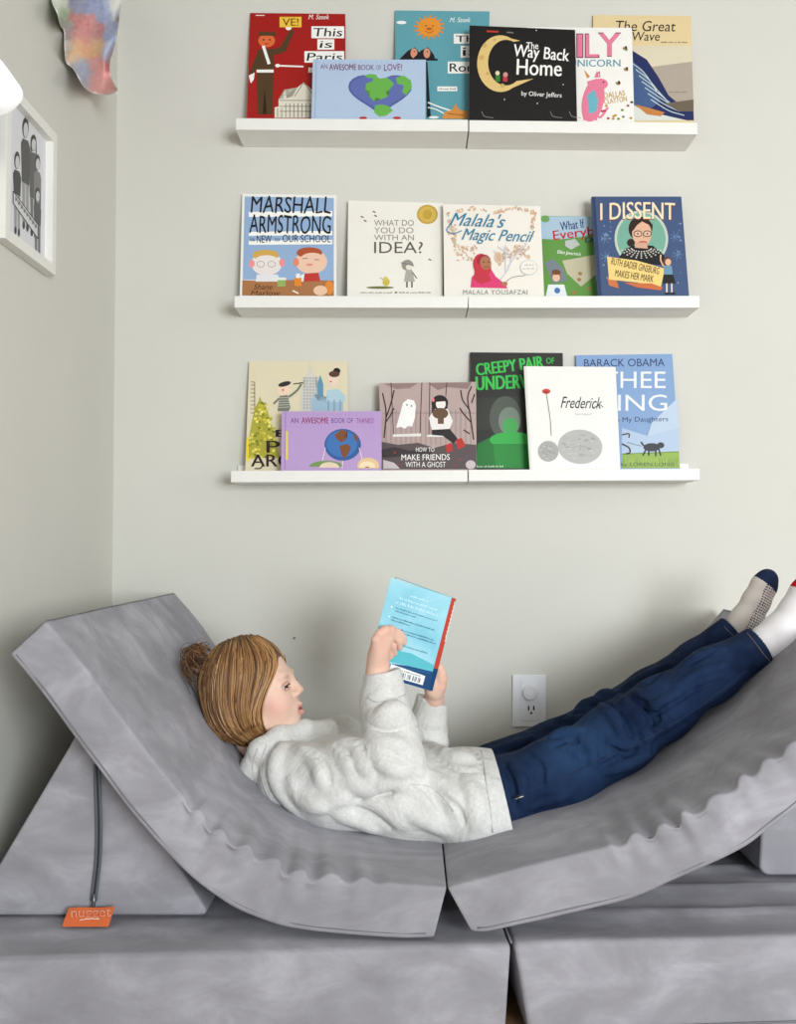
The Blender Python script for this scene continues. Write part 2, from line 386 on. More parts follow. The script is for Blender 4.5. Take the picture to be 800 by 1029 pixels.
r, p = book(1, 1, 'm', (530,27), (635,28), (637.5,122), (530,121), (246,244,238), 'white book with a pink animal and pink LILY lettering, beside the black moon book', .010)
pk=(232,128,158)
for ch,x0,x1,y0 in (('L',566,577,33),('I',580.6,585,34.5),('L',589,601,34.5),('Y',602,623,33.5)):
    p.text((80,40,60),ch,x0-.8,y0-.8,x1+.8,58.3 if ch!='Y' else 57,.05); p.text(pk,ch,x0,y0,x1,57.5 if ch!='Y' else 56.2,.045)
p.text((90,150,170),'THE UNICORN',548,60,623.5,67,.035)
p.ell(pk,596,101,11,22,12); p.poly(pk,[(590,82),(600,79),(608,81),(610,86),(602,90),(592,92)]); p.ell(pk,604,84.5,7,5.5); p.poly(pk,[(597,78),(600,71),(602,78)]); p.poly((210,150,60),[(590,79),(587,70),(593,77)]); p.line((200,100,130),[(600,77),(602,72),(603,78)],1)
p.poly((110,180,196),[(590,96),(597,90),(601,100),(600,113),(592,114)]); p.line(pk,[(598,112),(603,118),(611,108)],2.4); p.ell(K,606.5,82.6,.8,.8)
p.line(pk,[(586,112),(588,121)],3); p.line(pk,[(598,114),(599,121)],3)
p.text((200,158,70),'DALLAS',607,92,628,97.6,.04,0,-8); p.text((200,158,70),'CLAYTON',607,98,630,103.5,.04,0,-8)
random.seed(3)
for k in range(16):
    x,y=random.choice([(628,50),(629,70),(621,84),(611,118),(618,116),(624,110),(632,112),(606,112),(628,118),(634,104),(616,110),(634,118),(610,106),(622,119),(630,108),(616,121)]); p.ell(random.choice([(70,60,50),(180,60,90),(120,140,70),(190,150,60)]),x+random.uniform(-2,1.5),y+random.uniform(-2,1),1.6,1.2,n=8)
for x,y in ((628,49),(629,70),(621,84)): p.ell((170,140,80),x,y,2.6,1.6,20,n=8); p.ell((60,50,50),x+1,y-1,1.2,1.8,n=8)
p.build(r)
r, p = book(1, 1, 'b', (596,15), (694.5,16), (697.5,122), (598,122), (230,208,160), 'tan book with deep blue sea picture reading The Great Wave, rightmost on the top row', .010)
p.text((40,36,34),'The Great',619,21,679,31.5,.0,.15,.5); p.text((40,36,34),'Wave',635.5,32,663,41,.0,.15)
p.words((90,80,70),664,691,41.8,1.3,5)
# generic sea picture: sky, plain rolling swells and a boat
p.poly((178,166,152),[(634,46),(695,46),(697,108),(634,108)]); p.poly((222,212,186),[(634,46),(695,46),(695.6,62),(634,70)])
p.poly((38,48,96),[(634,50),(650,60),(662,78),(672,96),(684,106),(697,112),(697.3,121),(634,121)])
p.poly((70,96,140),[(634,60),(646,70),(656,86),(664,102),(650,112),(634,108)]); p.poly((220,224,216),[(634,104),(648,112),(668,116),(690,121),(634,121)])
for k in range(7): p.line((196,212,214),[(636+k*3,64+k*6),(648+k*4,74+k*6.2),(660+k*4.6,92+k*4)],.9)
p.poly((198,130,70),[(638,105),(650,108),(668,113),(664,117),(650,115)]); p.poly((110,98,84),[(668,104),(697,100),(697,112),(682,112)])
p.words((120,100,90),672,690,92,1.2,6); p.build(r)
r, p = book(1, 1, 'f', (472,25.5), (578,30), (580,122), (471.5,119.5), (28,25,25), 'black book with a yellow crescent moon reading The Way Back Home', .011)
mo=(226,196,128)
out=[(503+23.5*math.cos(a),64-28.5*math.sin(a)) for a in np.linspace(.9,5.45,26)]
inn=[(508.5+18*math.cos(a),63-23*math.sin(a)) for a in np.linspace(5.35,.95,24)]
out[0]=(523,41); p.poly(mo,[(523,41)]+out[1:-1]+[(536.5,79)]+inn[:-1])
for x,y,q in ((487,46,2.2),(484,58,2.6),(490,74,1.8),(505,86,2.2),(497,40,1.6)): p.ell((204,172,104),x,y,q,q*.9)
p.rect((60,130,60),498,75,502.5,82); p.ell((230,220,180),500,73.5,2.2,2.2); p.rect((190,60,70),505.5,76,510,82); p.ell((200,150,140),508,75,2.4,2.4)
p.text(W,'The',529,42.5,541,49.5,.03); p.text(W,'Way Back',516,47,572,63,.03,0,5.5); p.text(W,'Home',519.5,60,564.5,76,.035,0,2)
p.text(W,'by Oliver Jeffers',524,92.5,564.5,98.5,.0,0,3); p.line((190,60,50),[(489,31.5),(501,32)],1.8); p.line((120,116,110),[(509,32.5),(516,33)],1.4)
for x,y in ((539,30.6),(566,85),(540,104),(507,100),(560,70)): p.ell(W,x,y,.6,.6,n=6)
for x in (484,553,572): p.line((150,150,150),[(x,112),(x+3,117),(x+12,118.5)],.5)
p.build(r)
# --- middle row
r, p = book(2, 0, 'b', (243.5,194.5), (338,196), (338,298), (241,297), (240,240,236), 'blue and white book with two cartoon boys, leftmost on the middle row', .011)
bl=(150,178,214)
p.poly(bl,[(246,197.5),(335.5,199),(335.5,282),(244,281)]); p.poly((172,118,74),[(243.6,281.5),(270,282.5),(300,281),(335.6,282),(335.6,297.5),(243.3,297)])
for y0,y1 in ((213,216.5),(233,235.5),(242,244.5)): p.poly(W,[(250,y0),(334,y0-1),(334,y1+1),(250,y1+1.5)],part='title')
p.text(K,'MARSHALL',252,197.5,332.5,214,.015,.1,.8,jitter=.7); p.text(K,'ARMSTRONG',250.5,216.5,332.5,234.5,.015,.05,.8,jitter=.7)
p.text(K,'NEW',258,236.5,273,244,.01); p.text(K,'to',276,239,281,242.5); p.text(K,'OUR SCHOOL',284,236,332.5,243.5,.01,0,.5); p.text(K,'is',251.5,238.5,256,242.5)
p.ell((236,228,224),268,265,15.5,12); p.ell((240,150,150),253,265,3,4); p.ell((240,150,150),283.5,264,3,4); p.ell((212,170,84),267,256.5,13.5,5.5); p.ell((236,228,224),268,262.5,12.5,6)
p.ell((140,130,130),262,265.5,4,3.2); p.ell((236,228,224),262,265.5,3.5,2.7); p.ell((140,130,130),273,265.5,4,3.2); p.ell((236,228,224),273,265.5,3.5,2.7); p.poly((232,232,236),[(258,276),(279,276),(283,283),(257,283)])
p.ell((240,200,176),313,263,16,12.5); p.ell((228,140,110),297.5,263.5,3,4.2); p.ell((176,84,50),311,254,13,5.5); p.ell((240,200,176),314,261,12.5,7); p.line(K,[(304,260),(309,259.5)],.6); p.line(K,[(316,261),(321,261)],.6); p.ell((230,150,130),311,266,3.5,1.2)
p.poly((196,60,50),[(306,275),(320,274),(322,282.5),(305,283)]); p.poly((236,240,244),[(302,277),(306,275),(305,283),(300,283)])
p.ell((226,140,60),331,289,9-4.6,7); p.ell((238,200,170),322,292,7,5); p.rect((150,180,100),279,281,287,288); p.rect((232,238,230),278.6,279,287.4,281.5); p.rect((230,140,50),296,279,303,287.5); p.rect((236,240,240),297.5,275,301.5,279.5)
p.text((70,40,24),'Shane',255,285.5,274,291,0,.3); p.text((70,40,24),'Marlow',252,292,282,297,0,.2); p.line(W,[(294,292),(300,295)],1.2)
p.build(r)
r, p = book(2, 0, 'b', (350,201.5), (445,204), (445,298), (349,298), (240,237,228), 'cream book with a round gold seal, second on the middle row', .011)
g1=(120,112,100)
for t,x0,x1,y0,y1,c in (('WHAT DO',376,416,221,227,(140,132,120)),('YOU DO',376,415.5,228.5,234.5,(150,136,118)),('WITH AN',376,416,236,241.5,(140,132,120)),('IDEA?',376,425,243,254.5,(96,90,82))): p.text(c,t,x0,y0,x1,y1,.0)
p.ell((196,160,64),429.5,215.5,10.5,9.7,n=30); p.ell((212,180,88),429.5,215.5,8.6,7.9,n=30); p.ell((196,160,64),429.5,215.5,4.6,5)
p.ell((150,146,138),409.5,266.5,6,5.5); p.ell((232,226,214),411.5,268.5,3.6,3); p.poly((176,172,164),[(408,271),(414,271),(417,283),(406,283)]); p.line((90,86,80),[(409,283),(409,289)],1.6); p.line((90,86,80),[(414,283),(414,289)],1.6); p.line((120,116,110),[(414,273),(419,280)],1.2); p.line((120,116,110),[(403,264),(416,267)],1.0)
p.ell((110,118,60),382,289,14,1.3); p.ell((206,186,80),388,283.5,3.6,4); p.ell((220,200,90),387.5,279.8,2.2,2); p.line(g1,[(382,279),(385,281)],.6)
for x,y in ((364,218),(367,222),(376,213),(377.5,217),(432,261)): p.ell((100,80,60),x,y,1.8,.7,25,n=8)
p.words(g1,362,394,293.2,1.5,10); p.words(g1,401,433,293.2,1.5,11); p.ell(g1,398,294,1.4,1,n=8)
p.build(r)
r, p = book(2, 1, 'b', (543,217), (628,218), (630,298), (545,298), (96,150,66), 'green illustrated book with red Everybody lettering, tucked beside the navy portrait book', .008, hard=False)
p.poly((170,196,214),[(543.4,217.6),(600,217.6),(600,234),(585,238),(560,241),(544,240)]); p.ell((110,160,90),548,220,4.4,3.5)
p.poly((196,190,160),[(565,262),(598,256),(600,275),(584,288),(570,275)]); p.poly((120,130,140),[(547,264),(556,260),(566,270),(570,282),(556,285)]); p.poly((190,196,190),[(568,242),(578,240),(583,246),(574,251),(568,247)])
p.text((40,52,110),'What If',563,221.5,587,230.5,.03,0,-8); p.text((196,40,44),'Everyb',556,229.5,597,242,.04,0,-7); p.text((40,52,110),'Did',588,238,604,243,.02,0,-6); p.text(W,'Ellen Javernick',560,252.5,584,257,.01,.2,6)
p.ell((150,96,66),559,277,4.6,5.4); p.ell((232,190,160),559,279,3.8,4); p.ell((120,70,40),559,273.6,4.6,2.6); p.poly((232,238,240),[(551,286),(567,286),(570,297.6),(548.5,297.6)]); p.ell((70,120,180),560,292,3,3)
for x,y in ((583,275),(582,281),(592,290),(577,294)): p.ell((170,120,70),x,y,2.2,1.8,20,n=8)
p.poly((70,60,60),[(595.5,240),(600,238),(600,252),(597,250)]); p.build(r)
r, p = book(2, 1, 'm', (445.4,205), (543,207), (547,298), (446.5,298), (241,236,226), 'white book with blue script title and a girl in a pink headscarf', .011)
tn=(214,180,150)
random.seed(11)
for k in range(330):
    a=random.uniform(0,2*math.pi); q=random.uniform(.55,1.08)**.5; t=a; x=16*math.sin(t)**3; y=13*math.cos(t)-5*math.cos(2*t)-2*math.cos(3*t)-math.cos(4*t)
    X=494+x/16*42*q; Y=241-y/15*30*q
    if 216<Y<247 and 458<X<534: continue
    if (Y>252 and X<500) or Y<208.5 or Y>275: continue
    p.ell(random.choice([tn,(228,200,176),(200,166,150),(222,170,140)]),X,Y,random.uniform(1,2.6),random.uniform(.5,1.2),random.uniform(0,180),n=7)
random.seed(21)
for k in range(150):
    u=random.random(); side=random.choice((0,1,2))
    if side==0: X=456+82*u; Y=214.5-5*abs(math.sin(math.pi*2*u))+random.uniform(-1.5,1.5)
    elif side==1: X=449.5+9*u+random.uniform(-1,1); Y=214+38*u*random.uniform(.7,1.1)
    else: X=539-16*u+random.uniform(-1.5,1.5); Y=212+44*u
    if 222<Y<246 and 458<X<534: continue
    p.ell(random.choice([tn,(228,200,176),(200,166,150),(222,170,140),(190,196,170)]),X,Y,random.uniform(1,2.4),random.uniform(.5,1.1),random.uniform(0,180),n=7)
for k in range(26): p.ell(random.choice([tn,(206,170,146)]),random.uniform(459,480),random.uniform(247,262),random.uniform(1,2.2),random.uniform(.5,1),random.uniform(0,180),n=7)
for k in range(40): p.ell(random.choice([tn,(206,170,146),(228,200,176)]),random.uniform(506,532),random.uniform(247,260),random.uniform(1,2.2),random.uniform(.5,1),random.uniform(0,180),n=7)
for pts in ([(500,284),(510,272),(513,258),(500,248)],[(511,268),(520,255),(530,245)],[(506,262),(496,252)],[(508,274),(508,256),(508,246)]): p.line((206,210,220),pts,1)
p.ell((226,196,170),501,259,4,6,-10); p.ell((210,176,150),501,259,2.6,4.4,-10)
bb=(52,128,160)
p.text(bb,"Malala's",452,214.5,508,228,.012,.45,3); p.text(bb,'Magic Pencil',464,231,537,246,.012,.45,2); p.line(bb,[(452,226),(449,232),(456,235),(464,232)],1)
rd=(200,56,72)
p.poly((222,64,120),[(473,289),(474,279),(482,270),(492,268),(498,278),(508,286),(510,290)]); p.ell(rd,484.5,267,9,12,-12); p.ell((170,40,60),486,262,7,6); p.ell((176,118,86),488,264.5,5.6,6.8,-12); p.ell(K,486,263.5,.8,.6); p.ell(K,491,263.5,.8,.6); p.line((150,50,50),[(486.5,268.5),(491,268.5)],.9); p.poly(rd,[(477,272),(490,274),(494,282),(484,286),(476,281)]); p.ell((176,118,86),507,285.5,3,2.2)
p.line((110,100,100),[(507,285),(515,279),(528,277)],.5); p.ell((196,206,212),531.5,269,8.8,7.6,n=24); p.ell((241,236,226),531.5,269,8.2,7,n=24); p.words((150,160,170),527,536,265.8,1.4,7); p.words((150,160,170),525.5,537,269.4,1.4,8)
p.text((140,150,150),'MALALA YOUSAFZAI',465.5,291.5,530,296.2,.0,spacing=1.15); p.build(r)
r, p = book(2, 1, 'f', (594.5,197.5), (684.7,197.5), (692.5,297), (601,297), (62,84,124), 'navy hardback with a portrait of a woman in glasses, rightmost on the middle row', .013)
p.poly((44,60,94),[(594.9,198),(598,198),(604.6,296.8),(601.3,296.8)])
for k in range(26):
    random.seed(k); x=random.choice([random.uniform(604,614),random.uniform(676,686)]); y=random.uniform(222,290); p.ell((120,150,190),x,y,random.uniform(.5,1.4),random.uniform(.5,1.4),n=6)
for cx,cy in ((608,240),(609,258),(681,256),(678,238)):
    for k in range(7): a=k*.9; p.line((110,140,180),[(cx,cy),(cx+5.5*math.cos(a),cy+5.5*math.sin(a))],.5)
cr=(240,226,190)
p.ell((196,206,190),644.5,240,27,28.5,-4,n=36); p.ell((120,174,154),644.5,240,24.5,26,-4,n=36)
p.poly((26,26,30),[(620,262),(628,250),(640,246),(656,247),(667,256),(670,266),(622,266)])
p.ell((46,30,26),643.5,230,12,12.5); p.ell((46,30,26),634,244,4,4); p.ell((226,180,150),645,234.5,9.8,12.8,-4); p.poly((214,166,138),[(638,243),(650,244),(651,250),(638,249)]); p.poly((46,30,26),[(634,234),(634.5,226),(640,219),(646,222),(640,226.5),(637,231)]); p.poly((46,30,26),[(644,222),(650,219),(656,226),(655.5,232),(652,226)])
for x in (641,650.5): p.ell((90,40,34),x,235,4.4,3.4); p.ell((226,190,164),x,235,3.5,2.5); p.ell(K,x,235,.9,.9)
p.line((180,50,60),[(642.5,243.4),(646.5,243),(650,243.4)],1.2); p.line((190,140,116),[(646,236),(647,240)],.7)
for rr in range(4):
    for k in range(11): a=math.radians(15+150*k/10); p.ell((220,216,206),644.5+(9+rr*2.8)*1.15*math.cos(a),249+(4+rr*2.1)*math.sin(a),.9,.7,n=6)
p.text((150,44,50),'I DISSENT',602.8,204.8,678.8,222.4,.03,0,-.2,arc=1.2); p.text(cr,'I DISSENT',603.4,204.2,678.2,221.4,.03,0,-.2,arc=1.2)
p.poly((204,120,70),[(610,279),(618,276),(622,290),(612,287)]); p.poly((240,210,130),[(610,258),(640,262),(668,270),(664,289),(640,284),(612,281)]); p.poly((204,110,66),[(655,285),(666,289),(664,292),(640,289),(626,284)])
p.text((60,36,24),'RUTH BADER GINSBURG',614,264,663,271,.02,0,12); p.text((60,36,24),'MAKES HER MARK',618,274,657,281,.02,0,9)
p.ell((96,56,36),670.5,263,4.4,4.8); p.ell((230,186,156),671.4,263.6,3,3.4); p.poly((110,150,180),[(667,267),(675,267),(676,276),(667,276)]); p.poly((28,28,32),[(667,276),(676.5,276),(679,285),(666,285)]); p.line((236,220,210),[(670,285),(670,294)],1.4); p.line((236,220,210),[(675,285),(675,294)],1.4); p.ell(K,670.5,295,3,.9); p.ell(K,676,295,3,.9)
p.line((230,186,156),[(667,268),(664,262),(664,256)],1.4); p.build(r)
# --- bottom row
r, p = book(3, 0, 'b', (250.5,363), (349.3,363.5), (349,472), (246.5,472), (226,216,186), 'cream book with drawn towers and a painter, leftmost on the bottom row', .009)
yl=(222,206,80)
p.rect((244,214,40),247.6,441,251,463)
p.poly((176,170,60),[(250,460),(250,442),(253,424),(256,410),(260,403),(261,398),(263,403),(268,410),(272,424),(277,440),(281,460)])
random.seed(5)
for k in range(90):
    y=random.uniform(405,461); w_=min(15,(y-398)*.33+1); x=264+random.uniform(-w_,w_); x=max(250.5,min(280,x)); p.rect(random.choice([yl,(200,190,60),(120,130,40),(228,214,110),(150,150,50),(250,236,120)]),x-1.5,y-1.2,x+1.3,y+1.1)
p.line((80,70,60),[(252,384),(256,384)],.6); p.line((80,70,60),[(256,384),(256,410)],.6)
for k in range(8): p.line((80,70,60),[(252,387+k*4),(256,387+k*4)],.6)
p.ell((240,214,190),285,391.5,6.5,6.5); p.ell((50,46,44),286,386,6.5,2.4,-15); p.ell((210,120,100),284.5,392,1.4,1,n=8); p.poly((120,124,110),[(281,398),(289,397),(292,410),(290,413.3),(279,413.3)]); p.line((120,124,110),[(289,400),(298,393),(303,386)],2.2); p.line((50,46,44),[(295,386),(305,384.5)],1); p.line((120,124,110),[(281,400),(275,406)],2)
for k in range(5): p.line((200,200,190),[(280,400+k*2.4),(291,399.5+k*2.4)],.6)
gb=(150,164,176)
p.poly((214,210,200),[(303,413),(303,390),(307,390),(307,377),(310,375),(312,364.8),(314,375),(317,377),(317,390),(321,390),(321,413)])
for y in range(380,412,3): p.line(gb,[(304,y),(320,y)],.6)
for x in (306,309,312,315,318): p.line(gb,[(x,379),(x,412)],.6)
p.poly((100,150,180),[(319,413),(319,386),(322,377),(325,386),(325,413)]); p.poly((160,190,210),[(313,413),(313,402),(316,396),(319,402),(330,405),(345,403),(345,413)])
p.ell(K,338.5,373,3.6,3.2); p.ell((238,214,196),335,381,5.4,7.5); p.ell((90,60,50),336,376,5.4,3.2); p.ell((210,80,80),332.5,383.5,1.2,.8,n=8); p.poly((176,208,222),[(329,392),(340,391),(347,398),(347,404),(328,404)])
for x in (330,336,342): p.line((120,130,140),[(x,402),(x,413)],.8)
dk=(52,30,28)
p.text(dk,'P',268,443,281,455,.05); p.text(dk,'ARCHI',252.5,456.5,312,469,.05); p.text(dk,'E',277,432,290,439,.05); p.line(dk,[(256,471),(262,470.5),(264,467)],1.2)
p.build(r)
r, p = book(3, 0, 'm', (380.8,385), (478.4,383.7), (479,472), (384,472), (186,164,160), 'grey-pink book with a white ghost and a girl on swings', .010)
p.poly((150,126,122),[(386,385.5),(420,385),(412,390),(398,391)]); p.poly((146,122,120),[(430,385),(474,384.2),(470,391),(450,389),(440,392)])
for x in range(388,478,5): p.line((150,130,128),[(x,412),(x,447)],.7)
p.line((150,130,128),[(385,415),(478,415)],.8)
p.poly((92,80,82),[(383.6,444),(400,447),(420,445),(437,450),(455,445),(478.6,447),(478.9,471.6),(384,471.6)]); p.poly((60,52,56),[(383.4,452),(396,449),(412,453),(430,451),(436,457),(384,460)]); p.ell((206,194,196),473,467,5,4.4); p.poly((206,194,196),[(385,471),(385,462),(396,465),(402,471)])
for s_ in ([(393,384.5),(395.5,437)],[(424,384.5),(422,436)],[(432,384.5),(431,437)],[(449,384.3),(448,398)]): p.line((60,48,48),s_,.8)
p.poly((232,230,226),[(395,436.5),(423,435.5),(423,438.5),(395,439)]); p.poly((232,230,226),[(429,437),(447,436),(447,439),(429,439)])
p.poly((248,248,246),[(398,430),(402,416),(405,405),(410,401),(416,402.5),(418,408),(417,420),(414,429),(410,428),(407,431),(403,429)]); p.ell(K,409,407,.7,.9,n=8); p.ell(K,413.5,408,.7,.9,n=8)
p.ell((40,34,36),442,405,8.4,8); p.poly((40,34,36),[(434,405),(450,405),(449,418),(434,420)]); p.ell((246,236,230),443,406,5,5.6); p.poly((40,34,36),[(438,400),(448,399),(449,403),(438,404)]); p.ell((236,130,130),435.4,402,1.4,2,n=8)
p.poly((240,236,232),[(431,420),(437,411),(450,411),(455,423),(452,431),(434,432)]); p.ell((106,80,58),442.5,415.5,8,5.6); p.rect((106,80,58),440,417,446,426); p.poly((44,38,42),[(434,432),(452,431),(460,441),(456,446),(445,438),(434,437)]); p.poly((190,52,48),[(448,447),(454,445),(455,453),(449,455)]); p.poly((190,52,48),[(458,442),(464,440),(468,448),(460,452)])
bt=(58,38,38)
for s_ in ([(386,440),(388,415),(384.5,395)],[(388,420),(393,405),(396,392)],[(387,425),(392,418),(396,410)],[(476,442),(473,420),(470,400),(474,388)],[(472,412),(465,402),(463,392)],[(474,425),(466,416),(462,410)],[(474,405),(477,396)],[(472,436),(466,432)]): p.line(bt,s_,1.3)
p.text(W,'HOW TO',418,449.5,436.5,454,.0); p.text(W,'MAKE FRIENDS',403.5,456.5,452,462.5,.01,0,-.5); p.text(W,'WITH A GHOST',407.5,464,448,469.5,.0); 
for x,y in ((400,467),(397,455),(462,462),(458,468)): p.ell((190,52,48),x,y,.9,.9,n=6)
p.build(r)
r, p = book(3, 0, 'f', (283.3,413.3), (383.4,413.3), (383.4,472), (282.4,472), (188,158,208), 'lilac book with a small globe, in front on the bottom row', .009)
p.line((160,128,184),[(287,414),(286.2,471.5)],.8); p.rect((226,208,110),287,433,289.6,462)
p.text((110,60,130),'AN',292,420,300,425,.0); p.text((150,40,100),'AWESOME',303,419.5,330,425.5,.03,jitter=.4); p.text((110,80,150),'BOOK OF',333,420,355,425.2,.0); p.text((150,70,140),'THANKS!',358,420,375.5,425.5,.0)
for k in range(22): p.ell((150,110,180),291+k*4,416.6+.6*(k%2),.4,.4,n=6); p.ell((150,110,180),291+k*4,428.6+.6*(k%2),.4,.4,n=6)
p.ell((50,96,160),344.5,447,18.3,16,n=36); p.ell((66,118,184),343.5,446,15.5,13.4,n=30)
bw=(128,78,48)
p.poly(bw,[(336,437),(343,432),(349,433),(346,438),(349,440),(343,445),(338,441)]); p.poly(bw,[(341,448),(349,446),(353,450),(350,456),(346,461),(343,456)]); p.poly(bw,[(354,434),(359,439),(361,445),(357,442)])
p.ell((120,150,90),328,469,17,6,n=24,a0=180,a1=360); p.ell((232,214,186),331,470,10,5.6,a0=180,a1=360); p.ell((232,200,150),370,468,11,8,a0=160,a1=380); p.ell((244,226,190),369,469,8,5.5,a0=170,a1=370)
p.line((240,220,220),[(327,450),(324,463)],.8); p.line((240,220,220),[(344.5,463),(344,471)],.8); p.line((240,220,220),[(361,450),(364,462)],.8); p.ell((150,60,60),369,470,2.4,1,n=8,a0=180,a1=360)
p.build(r)
r, p = book(3, 1, 'b', (472.5,354), (565.6,354.7), (567,471), (474,471), (38,38,36), 'black book with green Creepy lettering, half hidden behind the white book', .011)
gn=(62,196,84)
p.poly((56,58,54),[(476,400),(526,398),(526,430),(477,432)])
p.text(gn,'CREEPY PAIR',478.5,361.5,546,373.5,.09,0,-7); p.text(gn,'OF',549,359.5,557,365.5,.03); p.text(gn,'UNDERWEAR!',478.5,376.5,563,390.5,.09,0,-2.5)
# plain glowing-green printed shapes in place of the cover character
p.ell((84,92,84),508,420,16,22,n=30); p.ell((120,136,122),512,423,11,14,n=24); p.ell((76,170,90),513,428,8,8,n=20); p.poly((40,120,56),[(478,470.5),(480,446),(492,440),(530,438),(532,470.5)]); p.ell((60,176,80),514,442,22,8,n=24); p.poly((44,140,62),[(496,446),(532,446),(532,470.5),(498,470.5)])
p.words((210,220,205),479,505,467.8,1.7,9); p.build(r)
r, p = book(3, 1, 'b', (578.7,357), (675.6,355.6), (683.4,470.6), (585,471), (132,164,208), 'sky blue book with a small dog on grass, rightmost on the bottom row', .011)
p.poly((190,208,228),[(640,470),(655,425),(681,400),(682.6,458),(640,460)]); p.poly((180,200,224),[(625,460),(625,430),(650,438),(682,430),(682.4,458)])
p.poly((148,178,84),[(625,456),(650,455),(682.4,453.5),(683.2,470.4),(625,470.6)]); p.line((110,146,60),[(625,456.3),(682,454)],1)
random.seed(2)
for k in range(40): p.line(random.choice([(120,154,66),(176,196,100)]),[(626+k*1.4,470-random.uniform(0,8)),(626.6+k*1.4,459+random.uniform(0,5))],.5)
nv=(52,70,110)
p.text(nv,'BARACK OBAMA',587,360.6,668,368.4,.0,0,-.5); p.text((236,238,236),'THEE',605,373.5,669,390,-.012,0,0); p.text((236,238,236),'SING',606,396.5,670.5,413,-.012)
p.text(nv,'to My Daughters',615.5,419,671.5,425.2,.0,0,-.8); p.line((70,60,50),[(625,437),(632,436),(632,440)],1.4); p.line((60,50,46),[(625,446),(632,450),(633,455),(629,456)],1.6); p.line((90,80,70),[(630,444.5),(645,448.5)],.5)
dg=(60,62,66)
p.ell(dg,655,449.5,8.5,4.2); p.ell(dg,664,447.5,3.6,3); p.line(dg,[(647,448),(644,444)],1.8); 
for a in ((649,452,646,458),(652,453,652,458),(659,452,659,458.5),(662,451,664,458)): p.line(dg,[(a[0],a[1]),(a[2],a[3])],1.7)
p.text((80,96,70),'by LOREN LONG',624,464.8,678,469.6,.0); p.build(r)
r, p = book(3, 1, 'f', (526.5,368), (618.7,368.7), (623.4,471), (532.5,472), (242,241,236), 'white book with a red poppy over grey stones, in front on the bottom row', .011)
p.poly((228,227,222),[(527.2,368.4),(529,368.4),(534.6,471.6),(533,471.6)])
sg=(172,172,170)
p.ell(sg,551,453.5,10.5,10.5,n=26); p.ell((184,184,182),583,449,22.5,17.3,4,n=32); random.seed(9)
for k in range(60):
    a=random.uniform(0,6.28); q=random.uniform(0,.88); p.ell(random.choice([(160,160,158),(196,196,194),(178,178,176)]),583+21*q*math.cos(a),449+15.5*q*math.sin(a),random.uniform(1,3),random.uniform(.5,1.2),random.uniform(-20,20),n=7)
for k in range(20):
    a=random.uniform(0,6.28); q=random.uniform(0,.85); p.ell(random.choice([(160,160,158),(190,190,188)]),551+9.5*q*math.cos(a),453.5+9.5*q*math.sin(a),random.uniform(1,2.4),random.uniform(.5,1),random.uniform(-20,20),n=7)
p.line((120,116,104),[(549,395),(551,408),(553,422),(554,438)],.7); p.ell((206,70,60),549,393.3,4.2,2.6); p.ell((150,40,40),549,394,2,1)
p.text((44,42,42),'Frederick',563.5,399,605,410.5,-.005,.35,1); p.line((44,42,42),[(598,409),(603,407),(606,409.5)],.7); p.text((170,168,164),'Leo Lionni',578,415,594,417)
p.build(r)
